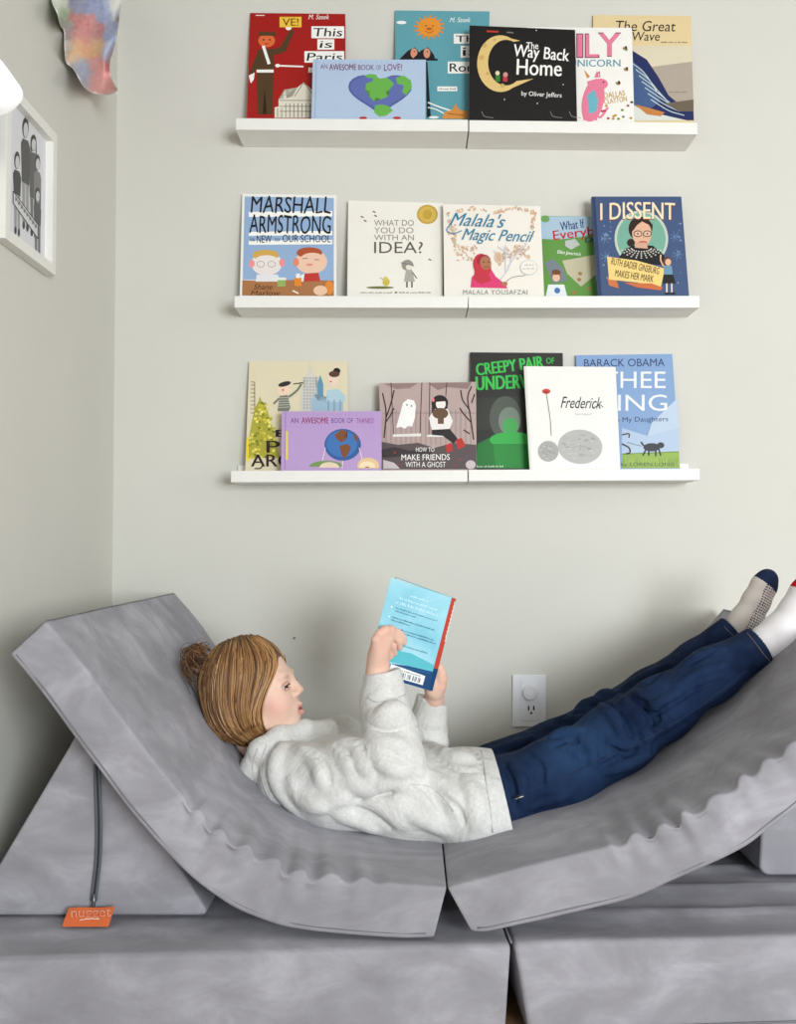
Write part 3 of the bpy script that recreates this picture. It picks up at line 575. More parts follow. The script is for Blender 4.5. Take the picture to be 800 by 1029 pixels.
# ------------------------------------------------------------------ foam pieces
def foam(name, top, bot, y0, y1, ns, parent, r=.006, wr=None, ny=44, mat_=SUEDE, capr=.022, endr=(1,1)):
    """soft foam slab lofted along a bent profile: top/bot are (x,z) curves in the front plane"""
    T = np.array(spline(top, ns)); B = np.array(spline(bot, ns)); V = []; Fc = []
    # rounded-rectangle ring in (y, n) space: returns list of (y, k) k in [0,1] bottom->top, plus outward dir
    nz = 8
    def ring(i, inset):
        t, b = Vector((T[i][0], 0, T[i][1])), Vector((B[i][0], 0, B[i][1])); n = (t-b); th = n.length; n.normalize()
        rr = max(r-inset*.4, .006); Y0, Y1, h0, h1 = y0+inset, y1-inset, inset, th-inset
        pts = []
        def arc(cy, ch, a0):
            for k in range(5):
                a = a0+math.pi/2*k/4; pts.append((cy+rr*math.cos(a), ch+rr*math.sin(a)))
        # start bottom-front going along bottom to back, up, top back->front, down front
        for k in range(ny): pts.append((Y0+rr+(Y1-Y0-2*rr)*k/ny, h0))
        arc(Y1-rr, h0+rr, -math.pi/2)
        for k in range(1, nz): pts.append((Y1, h0+rr+(h1-h0-2*rr)*k/nz))
        arc(Y1-rr, h1-rr, 0)
        for k in range(1, ny): pts.append((Y1-rr-(Y1-Y0-2*rr)*k/ny, h1))
        arc(Y0+rr, h1-rr, math.pi/2)
        for k in range(1, nz): pts.append((Y0, h1-rr-(h1-h0-2*rr)*k/nz))
        arc(Y0+rr, h0+rr, math.pi)
        return [(b + n*h + Vector((0, y, 0)), n, y, h/th) for (y, h) in pts]
    st = []
    tan0 = (Vector((T[1][0]+B[1][0], 0, T[1][1]+B[1][1])) - Vector((T[0][0]+B[0][0], 0, T[0][1]+B[0][1]))).normalized()
    tan1 = (Vector((T[-1][0]+B[-1][0], 0, T[-1][1]+B[-1][1])) - Vector((T[-2][0]+B[-2][0], 0, T[-2][1]+B[-2][1]))).normalized()
    for k in range(5):
        a = math.pi/2*k/5; st.append((0, capr*endr[0]*(1-math.sin(a)), tan0*(capr*endr[0])*(1-math.cos(a))*0 , capr*endr[0]*(1-math.cos(math.pi/2-a)) , tan0))
    rings = []
    for k in range(6):
        a = math.pi/2*k/6; ins = capr*endr[0]*(1-math.sin(a)); ex = capr*endr[0]*(1-math.cos(a))
        rings.append((0, ins, tan0*(ex)))           # from end plane inwards
    for i in range(1, ns-1): rings.append((i, 0, Vector((0,0,0))))
    for k in range(5, -1, -1):
        a = math.pi/2*k/6; ins = capr*endr[1]*(1-math.sin(a)); ex = capr*endr[1]*(1-math.cos(a))
        rings.append((ns-1, ins, tan1*(-ex)))
    m = None
    for ri, (i, ins, sh) in enumerate(rings):
        R = ring(i, ins); m = len(R)
        s = i/(ns-1)
        for j, (p, n, y, h) in enumerate(R):
            q = p+sh
            if i not in (0, ns-1) or True:
                amp = .0022
                nv = noise.noise(Vector((q.x*7, q.y*7, q.z*7)))*amp + noise.noise(Vector((q.x*22, q.y*22, q.z*22)))*amp*.35
                nd = n if h > .5 else -n
                if abs(y-y0) < .02: nd = Vector((0,-1,0))
                q = q + nd*nv
            if wr: q = q + wr(q, s, y-y0, h, n)
            V.append(q)
    for ri in range(len(rings)-1):
        for j in range(m):
            a = ri*m+j; b = ri*m+(j+1) % m; Fc.append((a, b, b+m, a+m))
    for base, rev in ((0, True), ((len(rings)-1)*m, False)):
        c = sum((Vector(V[base+j]) for j in range(m)), Vector())/m; V.append(c); ci = len(V)-1
        for j in range(m):
            f = (base+j, base+(j+1) % m, ci); Fc.append(f[::-1] if rev else f)
    # orientation check is left to normals recalculation
    bm = bmesh.new(); vs = [bm.verts.new(v) for v in V]
    for f in Fc:
        try: bm.faces.new([vs[k] for k in f])
        except ValueError: pass
    return bmobj(name, bm, mat_, parent, smooth=True)

CY0, CY1 = 1.54, 2.375
def fp(pts, Y=CY0): return [(at(x, y, Y).x, at(x, y, Y).z) for x, y in pts]
def crease(s0, s1, freq, seed, amp):
    def f(q, s, dy, h, n):
        w = max(0, min(1, (s-s0)/.06))*max(0, min(1, (s1-s)/.08))
        if w <= 0 or dy > .3 or h < .15: return Vector((0,0,0))
        ph = noise.noise(Vector((s*9, seed, 0)))*2.2; am = .5+.9*abs(noise.noise(Vector((s*14, seed+3, 1))))
        bend = dy*2.6*(s-.5)
        v = math.sin((s+bend*.25)*freq*2*math.pi+ph); v = (abs(v)**.7)*(1 if v > 0 else -1)
        if h > .93: fall = math.exp(-dy/.075)*(1 if dy > .01 else .8); d = n
        elif dy < .01: fall = math.exp(-(1-h)/.33)*.8; d = Vector((0,-1,0))
        else: return Vector((0,0,0))
        return (d + (n if dy < .01 else Vector((0,-1,0)))*.5)*(amp*v*w*am*fall)
    return f
# play-couch cushion: two bent halves
Lt = fp([(43,621),(80,664),(110,705),(138,743),(165,778),(200,819),(219.5,837),(236,847.5),(255,858),(281,870),(301,877.5),(336,882.5),(382,887),(424,890),(449,892)])
Lb = fp([(7,654),(38,692),(73.5,740),(100,775),(126,810),(150,838),(168,858),(188,878),(210,896),(240,915),(278,929.5),(310,936),(362,941),(405,943.5),(436,943)])
Rt = fp([(449.5,892),(480,884),(525,872),(570,861),(620,849),(645,840),(685,824),(725,800),(750,782.5),(775,764),(802,745),(850,700),(899,646)])
Rb = fp([(474,937),(490,937),(518,931),(560,922),(600,912.5),(637.5,902.5),(675,886),(712,870),(750,851),(775,832),(802,811),(860,760),(930,698)])
cush = empty('foam_seat_cushion', (at(449,892,1.95).x, 1.95, PT), 'long grey suede foam cushion bent into a cradle under the child', 'cushion')
foam('cushion_half', Lt, Lb, CY0, CY1, 150, cush, wr=crease(.42, .90, 17, 1.0, .0085), capr=.03, endr=(1,.1))
foam('cushion_half', Rt, Rb, CY0, CY1, 150, cush, wr=crease(.30, .78, 17, 5.0, .0085), capr=.03, endr=(.1,.45))
PIPE = mat('grey_piping', (118,118,124), .8)
for b in (Lb, Rb):
    P = [(x, CY0-.0005, z) for x, z in spline(b, 60)][1:-1]
    # seam cord, set just above the lower front edge
    tv = Lt if b is Lb else Rt; TT = [(q[0], 0, q[1]) for q in spline(tv, 60)][1:-1]
    P = [(p[0]+(t[0]-p[0])*.10, CY0+.0008, p[2]+(t[2]-p[2])*.10) for p, t in zip(P, TT)]
    tube('seam_cord', P, .0016, PIPE, cush, 6)

# couch base, turned a few degrees
ang = math.atan2(1.563-1.4785, 1.23); base = empty('foam_couch_base', (.157, 1.5326, 0), 'wide low grey suede foam couch base under the bent cushion', 'couch base')
ca, sa = math.cos(ang), math.sin(ang); BX, BY = .157, 1.5326
def bw(o):
    me = o.data; M = o.matrix_world.copy()
    for v in me.vertices:
        x, y = v.co.x, v.co.y; v.co.x = BX + x*ca - y*sa; v.co.y = BY + x*sa + y*ca
def platw(seed):
    def f(q, s, dy, h, n):
        d = Vector((0,0,0))
        if h > .9:
            z = noise.noise(Vector((q.x*1.3+seed, q.y*16+.6*math.sin(q.x*4), 0)))*.0035 + noise.noise(Vector((q.x*3, q.y*45, seed)))*.0012
            if seed > 3 and q.x > .12 and .06 < dy < .42:
                w = min(1, (q.x-.12)/.2); z += w*.006*max(0, math.sin(dy*60+q.x*2.2))**3
            d = Vector((0,0,z-.002))
        if dy < .004 and h < .97:
            d = Vector((0, noise.noise(Vector((q.x*3, q.z*9, seed)))*.004, 0))
        return d
    return f
hb = .0
for sgn, lab in ((-1, 1.0), (1, 5.0)):
    if sgn < 0: top = [(-.885, PT), (-.4, PT), (-.002, PT)]; bot = [(-.885, hb), (-.4, hb), (-.012, hb)]
    else: top = [(.002, PT), (.4, PT), (.84, PT)]; bot = [(.026, hb), (.42, hb), (.84, hb)]
    o = foam('base_half', top, bot, 0, .78, 110, None, r=.012, wr=platw(lab), capr=.008, ny=60)
    bw(o); adopt(o, base)
# top hinge seam and front lower seam
def bl(x, y, z): return (BX + x*ca - y*sa, BY + x*sa + y*ca, z)
tube('seam_cord', [bl(0, y, PT-.0035) for y in np.linspace(.012, .76, 12)], .0022, PIPE, base, 6)
tube('seam_cord', [bl(x, -.0035, .012) for x in np.linspace(.04, .82, 12)], .0016, PIPE, base, 6)

# triangle bolsters
def prism(name, poly, y0, y1, label, bev=.02):
    t = empty(name, (sum(p[0] for p in poly)/len(poly), (y0+y1)/2, PT+.003), label, 'bolster')
    bm = bmesh.new(); a = [bm.verts.new((x, y0, z)) for x, z in poly]; b = [bm.verts.new((x, y1, z)) for x, z in poly]
    bm.faces.new(a); bm.faces.new(b[::-1])
    for i in range(len(a)): bm.faces.new((a[i], b[i], b[(i+1)%len(a)], a[(i+1)%len(a)]))
    bmesh.ops.recalc_face_normals(bm, faces=bm.faces)
    bmesh.ops.bevel(bm, geom=[e for e in bm.edges if abs((e.verts[0].co-e.verts[1].co).normalized().y) > .9], offset=bev, segments=5, affect='EDGES', profile=.5)
    bmesh.ops.bevel(bm, geom=[e for e in bm.edges if e.calc_face_angle(0) > 1.2], offset=.006, segments=3, affect='EDGES', profile=.5)
    o = bmobj('foam_body', bm, SUEDE, t, smooth=True)
    try:
        md = o.modifiers.new('wn', 'WEIGHTED_NORMAL'); md.keep_sharp = False
    except Exception: pass
    return t
TY = 1.635
lp = fp([(86,722),(211,910),(-33,916)], TY); lp[1] = (lp[1][0], PT+.0035); lp[2] = (max(lp[2][0], LEFT+.008), PT+.0035)
lt = prism('triangle_bolster', lp, TY, 2.36, 'grey suede triangular bolster propping up the head end, with orange tag', .016)
rp = fp([(763,881),(768,776),(848,700),(1000,800),(1000,884)], 1.82); rp[0] = (rp[0][0], PT+.007); rp[4] = (rp[4][0], PT+.007)
prism('triangle_bolster', rp, 1.82, 2.36, 'grey suede bolster under the foot end at the right edge', .02)
# zipper and tag on the left bolster
ZM = mat('zipper_tape', (92,98,104), .6); 
zc = [at(x, y, TY-.004) for x, y in spline([(97.5,768),(98.5,800),(99.5,835),(98.5,865),(96,888),(94,905)], 30)]
for dx in (-.0035, .0035): tube('zipper', [p+Vector((dx,0,0)) for p in zc], .0026, ZM, lt, 6)
tube('zipper_teeth', [p+Vector((0,-.0012,0)) for p in zc], .0013, mat('zipper_dark', (50,54,58), .4), lt, 6)
tube('zip_pull', [at(x, y, TY-.012) for x, y in ((94.5,898),(94.5,906),(93.5,913),(93.5,917))], [.0022,.003,.0034,.002], mat('zip_metal', (120,122,124), .3, metal=.8), lt, 8)
A = at(62.5, 926.5, 1.588); Bq = at(109, 925.5, 1.588); A.z = Bq.z = PT+.004
C0 = at(115.5, 911.5, 1.619); D0 = at(69, 913, 1.619)
N = (Bq-A).cross(C0-A).normalized(); N = N if N.y < 0 else -N
OR = mat('orange_felt', (226,112,62), .8)
bm = bmesh.new(); nx = 16; tg = []
for k in range(2):
    row = []
    for j in range(5):
        for i in range(nx+1):
            u, v = i/nx, j/4; p = A.lerp(Bq, u).lerp(D0.lerp(C0, u), v) + N*(.0012*(1-k)*1.0 + .0012*math.sin(u*7)*v)
            row.append(bm.verts.new(p))
    tg.append(row)
w_ = nx+1
for j in range(4):
    for i in range(nx):
        q = (j*w_+i, j*w_+i+1, (j+1)*w_+i+1, (j+1)*w_+i)
        bm.faces.new([tg[0][z] for z in q]); bm.faces.new([tg[1][z] for z in q][::-1])
ed = [j for j in range(w_)] + [w_*k+nx for k in range(1,5)] + [4*w_+i for i in range(nx-1,-1,-1)] + [w_*k for k in range(3,0,-1)]
for i in range(len(ed)):
    a, b = ed[i], ed[(i+1)%len(ed)]; bm.faces.new((tg[0][a], tg[0][b], tg[1][b], tg[1][a]))
tgo = bmobj('cover', bm, OR, lt)
tp = Print(A + N*.0022, N); 
wt = (246,226,212)
tp.text(wt, 'nugget', 72, 914.2, 111, 924, .03, 0, -1.5); tp.text((226,112,62), 'nugget', 72.4, 914.7, 110.6, 923.4, -.03, 0, -1.5); tp.line(wt, [(80,924.6),(90,923.4),(100,923.8)], .8)
tp.build(lt); tgo.name = 'fabric_tag'; tgo['label'] = 'orange fabric tag with white outlined letters'

# ------------------------------------------------------------------ outlet
def wallbox(name, x0, y0, x1, y1, th, m, parent, bev=.0015, Y=WALL-.0005):
    a = at(x0, y1, Y-th); b = at(x1, y0, Y-th); bm = bmesh.new(); box_bm(bm, a.x, Y-th, a.z, b.x, Y, b.z, bev, 2)
    return bmobj(name, bm, m, parent)
pl = mat('outlet_plastic', (238,240,244), .35)
a = at(532, 704, WALL); ot = empty('wall_outlet', a, 'white wall outlet with a round plug, above the jeans', 'outlet')
wallbox('cover_plate', 515.2, 678.2, 549, 730.5, .007, pl, ot, .002)
wallbox('socket_face', 523.5, 684, 543, 724.5, .0085, pl, ot, .001)
c = at(532.6, 696, WALL-.01); V, Fc = tube_data([(c.x, WALL-.006, c.z), (c.x, WALL-.017, c.z), (c.x, WALL-.0195, c.z)], [.0195,.0185,.015], 32)
o = obj('round_plug', V, Fc, mat('plug_plastic', (232,232,234), .4), ot); V, Fc = tube_data([(c.x, WALL-.019, c.z), (c.x, WALL-.021, c.z)], [.0085,.008], 24); obj('plug_button', V, Fc, pl, ot)
dk_ = mat('slot_dark', (22,22,24), .6)
for x in (531.3, 536.5): wallbox('slot', x-.7, 709.3, x+.7, 713.8, .0089, dk_, ot, 0)
c = at(534, 716.5, WALL-.009); V, Fc = tube_data([(c.x, WALL-.0075, c.z), (c.x, WALL-.0092, c.z)], .0028, 16); obj('slot', V, Fc, dk_, ot)
# nail
c = at(296, 641, WALL); V, Fc = tube_data([(c.x, WALL, c.z), (c.x, WALL-.004, c.z)], .0022, 10)
tag(obj('wall_nail', V, Fc, mat('nail_dark', (60,58,56), .5)), "small dark nail in the wall just above the child's head", 'nail')

# ------------------------------------------------------------------ framed drawing on the left wall
FX = LEFT
def lcast(off): return lambda x, y: atx(x, y, LEFT+off)
fr = empty('framed_drawing', atx(30, 200, LEFT), 'white framed grey family drawing on the left wall', 'picture frame')
o_ = [atx(58, 136, LEFT+.022), atx(55.8, 277, LEFT+.022)]
y1 = (o_[0].y+o_[1].y)/2; y0 = atx(5.2, 237, LEFT+.022).y; zt = o_[0].z; zb = o_[1].z
fw = .021; FRM = mat('frame_white', (236,236,230), .5)
bm = bmesh.new()
for (a, b, c, d) in ((y0, zt-fw, y1, zt), (y0, zb, y1, zb+fw), (y0, zb+fw, y0+fw, zt-fw), (y1-fw, zb+fw, y1, zt-fw)): box_bm(bm, LEFT+.001, a, b, LEFT+.022, c, d, .0008)
bmobj('frame', bm, FRM, fr)
bm = bmesh.new(); box_bm(bm, LEFT+.002, y0+fw, zb+fw, LEFT+.007, y1-fw, zt-fw); bmobj('drawing', bm, mat('drawing_paper', (222,223,228), .6), fr)
dp = Print(Vector((LEFT+.007, 0, 0)), Vector((1, 0, 0)), cast=lcast(.0072))
g0, g1_, g2, sk = (66,66,66), (120,120,118), (160,160,156), (206,206,206)
def person(cx, ytop, w, hy, hb_, legs, shirt, hair_long=False, sl=.7):
    # ytop head top, hb_ body bottom
    hw = w*.36
    dp.ell(g0, cx, ytop+hy*.45, hw, hy*.5); dp.ell(sk, cx+.3, ytop+hy*.56, hw*.72, hy*.36)
    if hair_long: dp.poly(g0, [(cx-hw, ytop+hy*.5), (cx-hw*.6, ytop+hy*.5), (cx-hw*.7, ytop+hy*1.5), (cx-hw*1.1, ytop+hy*1.3)]); dp.poly(g0, [(cx+hw*.7, ytop+hy*.5), (cx+hw, ytop+hy*.6), (cx+hw*1.1, ytop+hy*1.6), (cx+hw*.7, ytop+hy*1.5)])
    y = ytop+hy*.95
    dp.poly(shirt, [(cx-w*.3, y), (cx+w*.3, y+w*.3), (cx+w*.5, y+w*1.1), (cx+w*.42, hb_+w*.2), (cx-w*.42, hb_-w*.3), (cx-w*.5, y+w*.5)])
    dp.poly(legs, [(cx-w*.38, hb_-w*.3), (cx-w*.02, hb_), (cx-w*.05, hb_+hy*2.0), (cx-w*.32, hb_+hy*1.85)])
    dp.poly(legs, [(cx+w*.06, hb_), (cx+w*.4, hb_+w*.2), (cx+w*.36, hb_+hy*2.2), (cx+w*.08, hb_+hy*2.05)])
    for q in (-.2, .22): dp.ell(g0, cx+w*q, hb_+hy*(1.98+q*.3)+1, w*.15, 4)
person(25.5, 119, 9, 21, 185, g2, (84,84,84)); person(33.5, 136, 8.5, 17, 200, g1_, (96,96,96), True)
person(17, 153, 8, 18, 196, g2, (70,70,70)); person(37.5, 156, 7.5, 16, 214, g1_, (130,130,128)); person(37.5, 189, 7.5, 15, 226, g1_, (90,90,92), True)
dp.poly((214,214,214), [(13,192),(38,226),(38,240),(13,204)]); 
for s_ in ([(13,192),(38,226)],[(13,204),(38,240)],[(13,192),(13,204)],[(38,226),(38,240)]): dp.line(g0, s_, .9)
for k in range(8):
    x_ = 15+k*2.8; y_ = 199+k*3.85; dp.line(g0, [(x_, y_-2), (x_+.7, y_+3), (x_+1.4, y_-.5), (x_+2, y_+3.5)], .55)
dp.build(fr)
for ch in fr.children:
    if ch.name.startswith('drawing'): pass
# neighbouring dark frame whose edge just enters at the left border
yb = atx(.9, 130, LEFT+.02).y
nf = empty('framed_drawing', Vector((LEFT, yb-.1, atx(.5, 140, LEFT).z)), 'thin dark frame edge at the left border, beside the white frame', 'picture frame')
zz1 = atx(.6, 100, LEFT).z; zz0 = atx(.6, 172, LEFT).z
bm = bmesh.new(); e_ = .016
for (a, b, c, d) in ((yb-.2, zz1-e_, yb, zz1), (yb-.2, zz0, yb, zz0+e_), (yb-.2, zz0+e_, yb-.2+e_, zz1-e_), (yb-e_, zz0+e_, yb, zz1-e_)): box_bm(bm, LEFT+.001, a, b, LEFT+.018, c, d, .0006)
bmobj('frame', bm, mat('frame_dark', (40,38,36), .5), nf); bm = bmesh.new(); box_bm(bm, LEFT+.001, yb-.2+e_, zz0+e_, LEFT+.006, yb-e_, zz1-e_); bmobj('backing', bm, mat('drawing_paper', (222,223,228), .6), nf)

# ------------------------------------------------------------------ globe wall lamp at the left border
LY = 1.0; lc = at(-22.5, 82, LY); k_ = LY*.93/F
lamp = empty('wall_lamp', Vector((LEFT, LY, lc.z)), 'white glowing lamp shade cut off by the left border', 'lamp')
prof = [(2,34),(14,31),(24,25),(33,14),(40,4),(45,-3),(46.3,-7),(45,-11),(38,-20),(26,-28),(12,-31),(.5,-32)]
V, Fc = [], []
pp = spline([(a, b) for a, b in prof], 40); sg_ = 48
for (r_, z_) in pp:
    for k in range(sg_):
        a = 2*math.pi*k/sg_; V.append(Vector((lc.x+max(r_, .1)*k_*math.cos(a), LY+max(r_, .1)*k_*math.sin(a), lc.z+z_*k_)))
for i in range(len(pp)-1):
    for k in range(sg_): Fc.append((i*sg_+k, (i+1)*sg_+k, (i+1)*sg_+(k+1)%sg_, i*sg_+(k+1)%sg_))
LM = mat('lamp_glass', (246,247,248), .35); nb = LM.node_tree.nodes['Principled BSDF']; nb.inputs['Emission Color'].default_value = (.95,.98,1,1); nb.inputs['Emission Strength'].default_value = .45
obj('lamp_shade', V, Fc, LM, lamp, smooth=True)
tube('arm', [(LEFT, LY, lc.z+.06), (LEFT+.04, LY, lc.z+.075), (lc.x, LY, lc.z+.06), (lc.x, LY, lc.z+.03)], .006, mat('lamp_metal', (210,210,208), .3, metal=.7), lamp)
V, Fc = tube_data([(LEFT, LY, lc.z+.06), (LEFT+.012, LY, lc.z+.06)], .035, 24); obj('wall_plate', V, Fc, mat('lamp_metal', (210,210,208), .3, metal=.7), lamp)

# ------------------------------------------------------------------ watercolour paper on the left wall
poly = [(50,-14),(52,2),(57,13),(60.5,26),(64,31),(64.5,44),(66,62),(74,70),(83,86),(92,93),(104,95.5),(116,94),(119,90),(116,86),(111.5,76),(110.5,66),(114,54),(117,38),(120,18),(121,-14)]
seeds = [((78,4),(112,128,182)),((96,2),(104,122,182)),((108,14),(116,136,192)),((112,34),(126,146,200)),((110,50),(176,186,214)),((118,10),(226,226,218)),
 ((76,20),(196,66,74)),((86,26),(206,84,90)),((94,34),(190,70,84)),((82,36),(210,90,90)),((66,30),(140,112,120)),((60,16),(150,186,140)),((58,4),(214,222,204)),((63,24),(120,150,130)),
 ((76,50),(228,160,76)),((90,50),(232,150,66)),((98,46),(232,176,100)),((70,60),(226,176,120)),((66,48),(200,196,186)),((84,44),(220,120,70)),
 ((98,66),(222,130,132)),((104,78),(226,140,140)),((94,84),(228,150,146)),((112,88),(232,190,180)),((80,70),(140,150,190)),((86,80),(150,160,196)),((76,66),(160,166,190)),((104,92),(232,160,150))]
bm = bmesh.new(); vs = [bm.verts.new((x, y, 0)) for x, y in [(q[0], q[1]) for q in spline(poly+[poly[0]], 90)[:-1]]]; f = bm.faces.new(vs)
# regular grid cut to the outline
def inside(x, y, P):
    c = False; n = len(P); j = n-1
    for i in range(n):
        if ((P[i][1] > y) != (P[j][1] > y)) and x < (P[j][0]-P[i][0])*(y-P[i][1])/(P[j][1]-P[i][1])+P[i][0]: c = not c
        j = i
    return c
bm.free()
out = [(q[0], q[1]) for q in spline(poly+[poly[0]], 120)[:-1]]
ins = [(x+.4*((int(y/1.6))%2), y) for y in np.arange(-12, 96, 1.6) for x in np.arange(50, 121, 1.6) if inside(x, y, out) and min((x-a)**2+(y-b)**2 for a, b in out) > 1.2]
from mathutils.geometry import delaunay_2d_cdt
no = len(out); res = delaunay_2d_cdt([Vector(p) for p in out+ins], [(i, (i+1) % no) for i in range(no)], [], 1, 1e-5)
PV, PF = res[0], [tuple(f) for f in res[2]]
PF = [f for f in PF if inside(sum(PV[i].x for i in f)/3, sum(PV[i].y for i in f)/3, out)]
V = []; cols = []
for p in PV:
    x, y = p.x, p.y
    edge = min(math.hypot(x-a, y-b) for a, b in out)
    off = .012 + .012*math.sin(x*.13+y*.05) + .03*math.exp(-edge/5)*(.5+.5*math.sin(y*.16+x*.1)) + max(0, (y-55)/40)*.02
    if x > 104: off += (x-104)/16*.03
    off = max(off, .003)
    off = max(off, (x-CX)/F*2.385-LEFT)
    if y < -4: off = min(off, max(.0006, (x-CX)/F*2.39-LEFT))
    q = atx(x, y, LEFT+off)
    V.append(q)
    nx_, ny_ = x+5*noise.noise(Vector((x*.12, y*.12, 3))), y+5*noise.noise(Vector((x*.12, y*.12, 9)))
    ws = [math.exp(-((nx_-s[0][0])**2+(ny_-s[0][1])**2)/30) + 1e-9 for s in seeds]; t_ = sum(ws)
    c_ = np.array([sum(w_*lin(s[1])[i] for w_, s in zip(ws, seeds))/t_ for i in range(3)])
    wsh = .5+.5*noise.noise(Vector((x*.3, y*.3, 1))); wt_ = np.array(lin((232,230,222)))
    m_ = .16 + .3*wsh + (.6 if edge < 1.2 else 0); cols.append(c_*(1-m_)+wt_*m_)
pm = vcmat('watercolour_paper', .85)
po = obj('watercolour_painting', V, [tuple(f) for f in PF], pm, None, smooth=True, cols=np.array(cols))
md = po.modifiers.new('thick', 'SOLIDIFY'); md.thickness = .0006
tag(po, 'curled watercolour painting hanging on the left wall near the corner', 'painting')
# ------------------------------------------------------------------ the child: distance fields meshed by surface nets
class Field:
    def __init__(s, lo, hi, h):
        s.lo = np.array(lo, np.float32); s.h = h; s.n = np.ceil((np.array(hi)-np.array(lo))/h).astype(int)+1
        s.a = np.full(tuple(s.n), .15, np.float32)
    def _win(s, lo, hi, pad):
        i0 = np.maximum(0, np.floor((np.array(lo)-pad-s.lo)/s.h).astype(int)); i1 = np.minimum(s.n, np.ceil((np.array(hi)+pad-s.lo)/s.h).astype(int)+1)
        if (i1 <= i0).any(): return None, None
        ax = [s.lo[d]+s.h*np.arange(i0[d], i1[d], dtype=np.float32) for d in range(3)]
        return tuple(slice(i0[d], i1[d]) for d in range(3)), np.meshgrid(*ax, indexing='ij', sparse=True)
    def comb(s, lo, hi, fn, k, op='u', pad=None):
        w, g = s._win(lo, hi, pad if pad is not None else k+.03)
        if w is None: return
        d = fn(*g).astype(np.float32); a = s.a[w]
        if op == 'u': h = np.clip(.5+.5*(a-d)/k, 0, 1); s.a[w] = a*(1-h)+d*h - k*h*(1-h)
        elif op == 's': h = np.clip(.5-.5*(a+d)/k, 0, 1); s.a[w] = a*(1-h)-d*h + k*h*(1-h)      # a minus d
        elif op == 'i': s.a[w] = np.maximum(a, d)
    def cap(s, p, q, r0, r1, k=.01, ys=1.0, op='u'):
        p = np.array(p, float); q = np.array(q, float); R = max(r0, r1)*max(1, ys)
        def f(x, y, z):
            y_ = p[1]
            ab = (q-p)*np.array([1, 1/ys, 1]); L = float(ab@ab)+1e-12
            X, Y, Z = x-p[0], (y-p[1])/ys, z-p[2]
            t = np.clip((X*ab[0]+Y*ab[1]+Z*ab[2])/L, 0, 1)
            return np.sqrt((X-ab[0]*t)**2+(Y-ab[1]*t)**2+(Z-ab[2]*t)**2) - (r0+(r1-r0)*t)
        s.comb(np.minimum(p, q)-R, np.maximum(p, q)+R, f, k, op)
    def chain(s, P, R, k=.01, ys=1.0, op='u'):
        for i in range(len(P)-1): s.cap(P[i], P[i+1], R[i], R[i+1], k, ys, op)
    def ell(s, c, M, r, k=.01, op='u'):
        """ellipsoid, M rows = local axes"""
        c = np.array(c, float); M = np.array(M, float); r = np.array(r, float); R = r.max()
        def f(x, y, z):
            X, Y, Z = x-c[0], y-c[1], z-c[2]
            u = [(M[i][0]*X+M[i][1]*Y+M[i][2]*Z) for i in range(3)]
            k0 = np.sqrt(sum((u[i]/r[i])**2 for i in range(3))); k1 = np.sqrt(sum((u[i]/r[i]**2)**2 for i in range(3)))+1e-9
            return k0*(k0-1)/k1
        s.comb(c-R, c+R, f, k, op)
    def sample(s, p):
        i = (np.array(p)-s.lo)/s.h; j = np.floor(i).astype(int)
        if (j < 0).any() or (j >= s.n-1).any(): return .1
        f = i-j; v = 0
        for a in (0, 1):
            for b in (0, 1):
                for c in (0, 1): v += s.a[j[0]+a, j[1]+b, j[2]+c]*(f[0] if a else 1-f[0])*(f[1] if b else 1-f[1])*(f[2] if c else 1-f[2])
        return v
    def trace(s, px, py, y0=1.7, y1=2.3):
        for Y in np.arange(y0, y1, .002):
            p = at(px, py, Y)
            if s.sample(p) < 0: return p
        return None
    def stroke(s, pts, r=.006, k=.012, op='u', depth=0.0, n=8):
        """fold ridge ('u') or groove ('s') laid on the surface along photo pixels"""
        P = [s.trace(x, y) for x, y in spline(pts, n)]
        P = [p for p in P if p is not None]
        # drop jumps in depth
        Q = []
        for p in P:
            if Q and abs(p.y-Q[-1].y) > .05: break
            Q.append(p)
        for i in range(len(Q)-1):
            t0, t1 = i/(len(Q)-1 or 1), (i+1)/(len(Q)-1 or 1)
            w0, w1 = r*(.45+.55*math.sin(math.pi*min(max(t0,.05),.95))), r*(.45+.55*math.sin(math.pi*min(max(t1,.05),.95)))
            s.cap(Q[i]+Vector((0,depth,0)), Q[i+1]+Vector((0,depth,0)), w0, w1, k, 1, op)
    def mesh(s):
        a = s.a; sg = a < 0
        n0, n1, n2 = a.shape
        cnt = np.zeros((n0-1, n1-1, n2-1), np.int8)
        for i in (0, 1):
            for j in (0, 1):
                for k in (0, 1): cnt += sg[i:n0-1+i, j:n1-1+j, k:n2-1+k]
        I = np.argwhere((cnt > 0) & (cnt < 8)); idx = np.full(cnt.shape, -1, np.int32); idx[tuple(I.T)] = np.arange(len(I))
        acc = np.zeros((len(I), 3)); num = np.zeros(len(I))
        C = [(i, j, k) for i in (0, 1) for j in (0, 1) for k in (0, 1)]
        for c in C:
            for ax in range(3):
                if c[ax]: continue
                e = list(c); e[ax] = 1
                v0 = a[I[:,0]+c[0], I[:,1]+c[1], I[:,2]+c[2]]; v1 = a[I[:,0]+e[0], I[:,1]+e[1], I[:,2]+e[2]]
                m = (v0 < 0) != (v1 < 0); t = np.where(m, v0/np.where(m, v0-v1, 1), 0)
                p = np.tile(np.array(c, float), (len(I), 1)); p[:, ax] += t
                acc[m] += p[m]; num[m] += 1
        V = (I + acc/num[:, None])*s.h + s.lo
        Fs = []
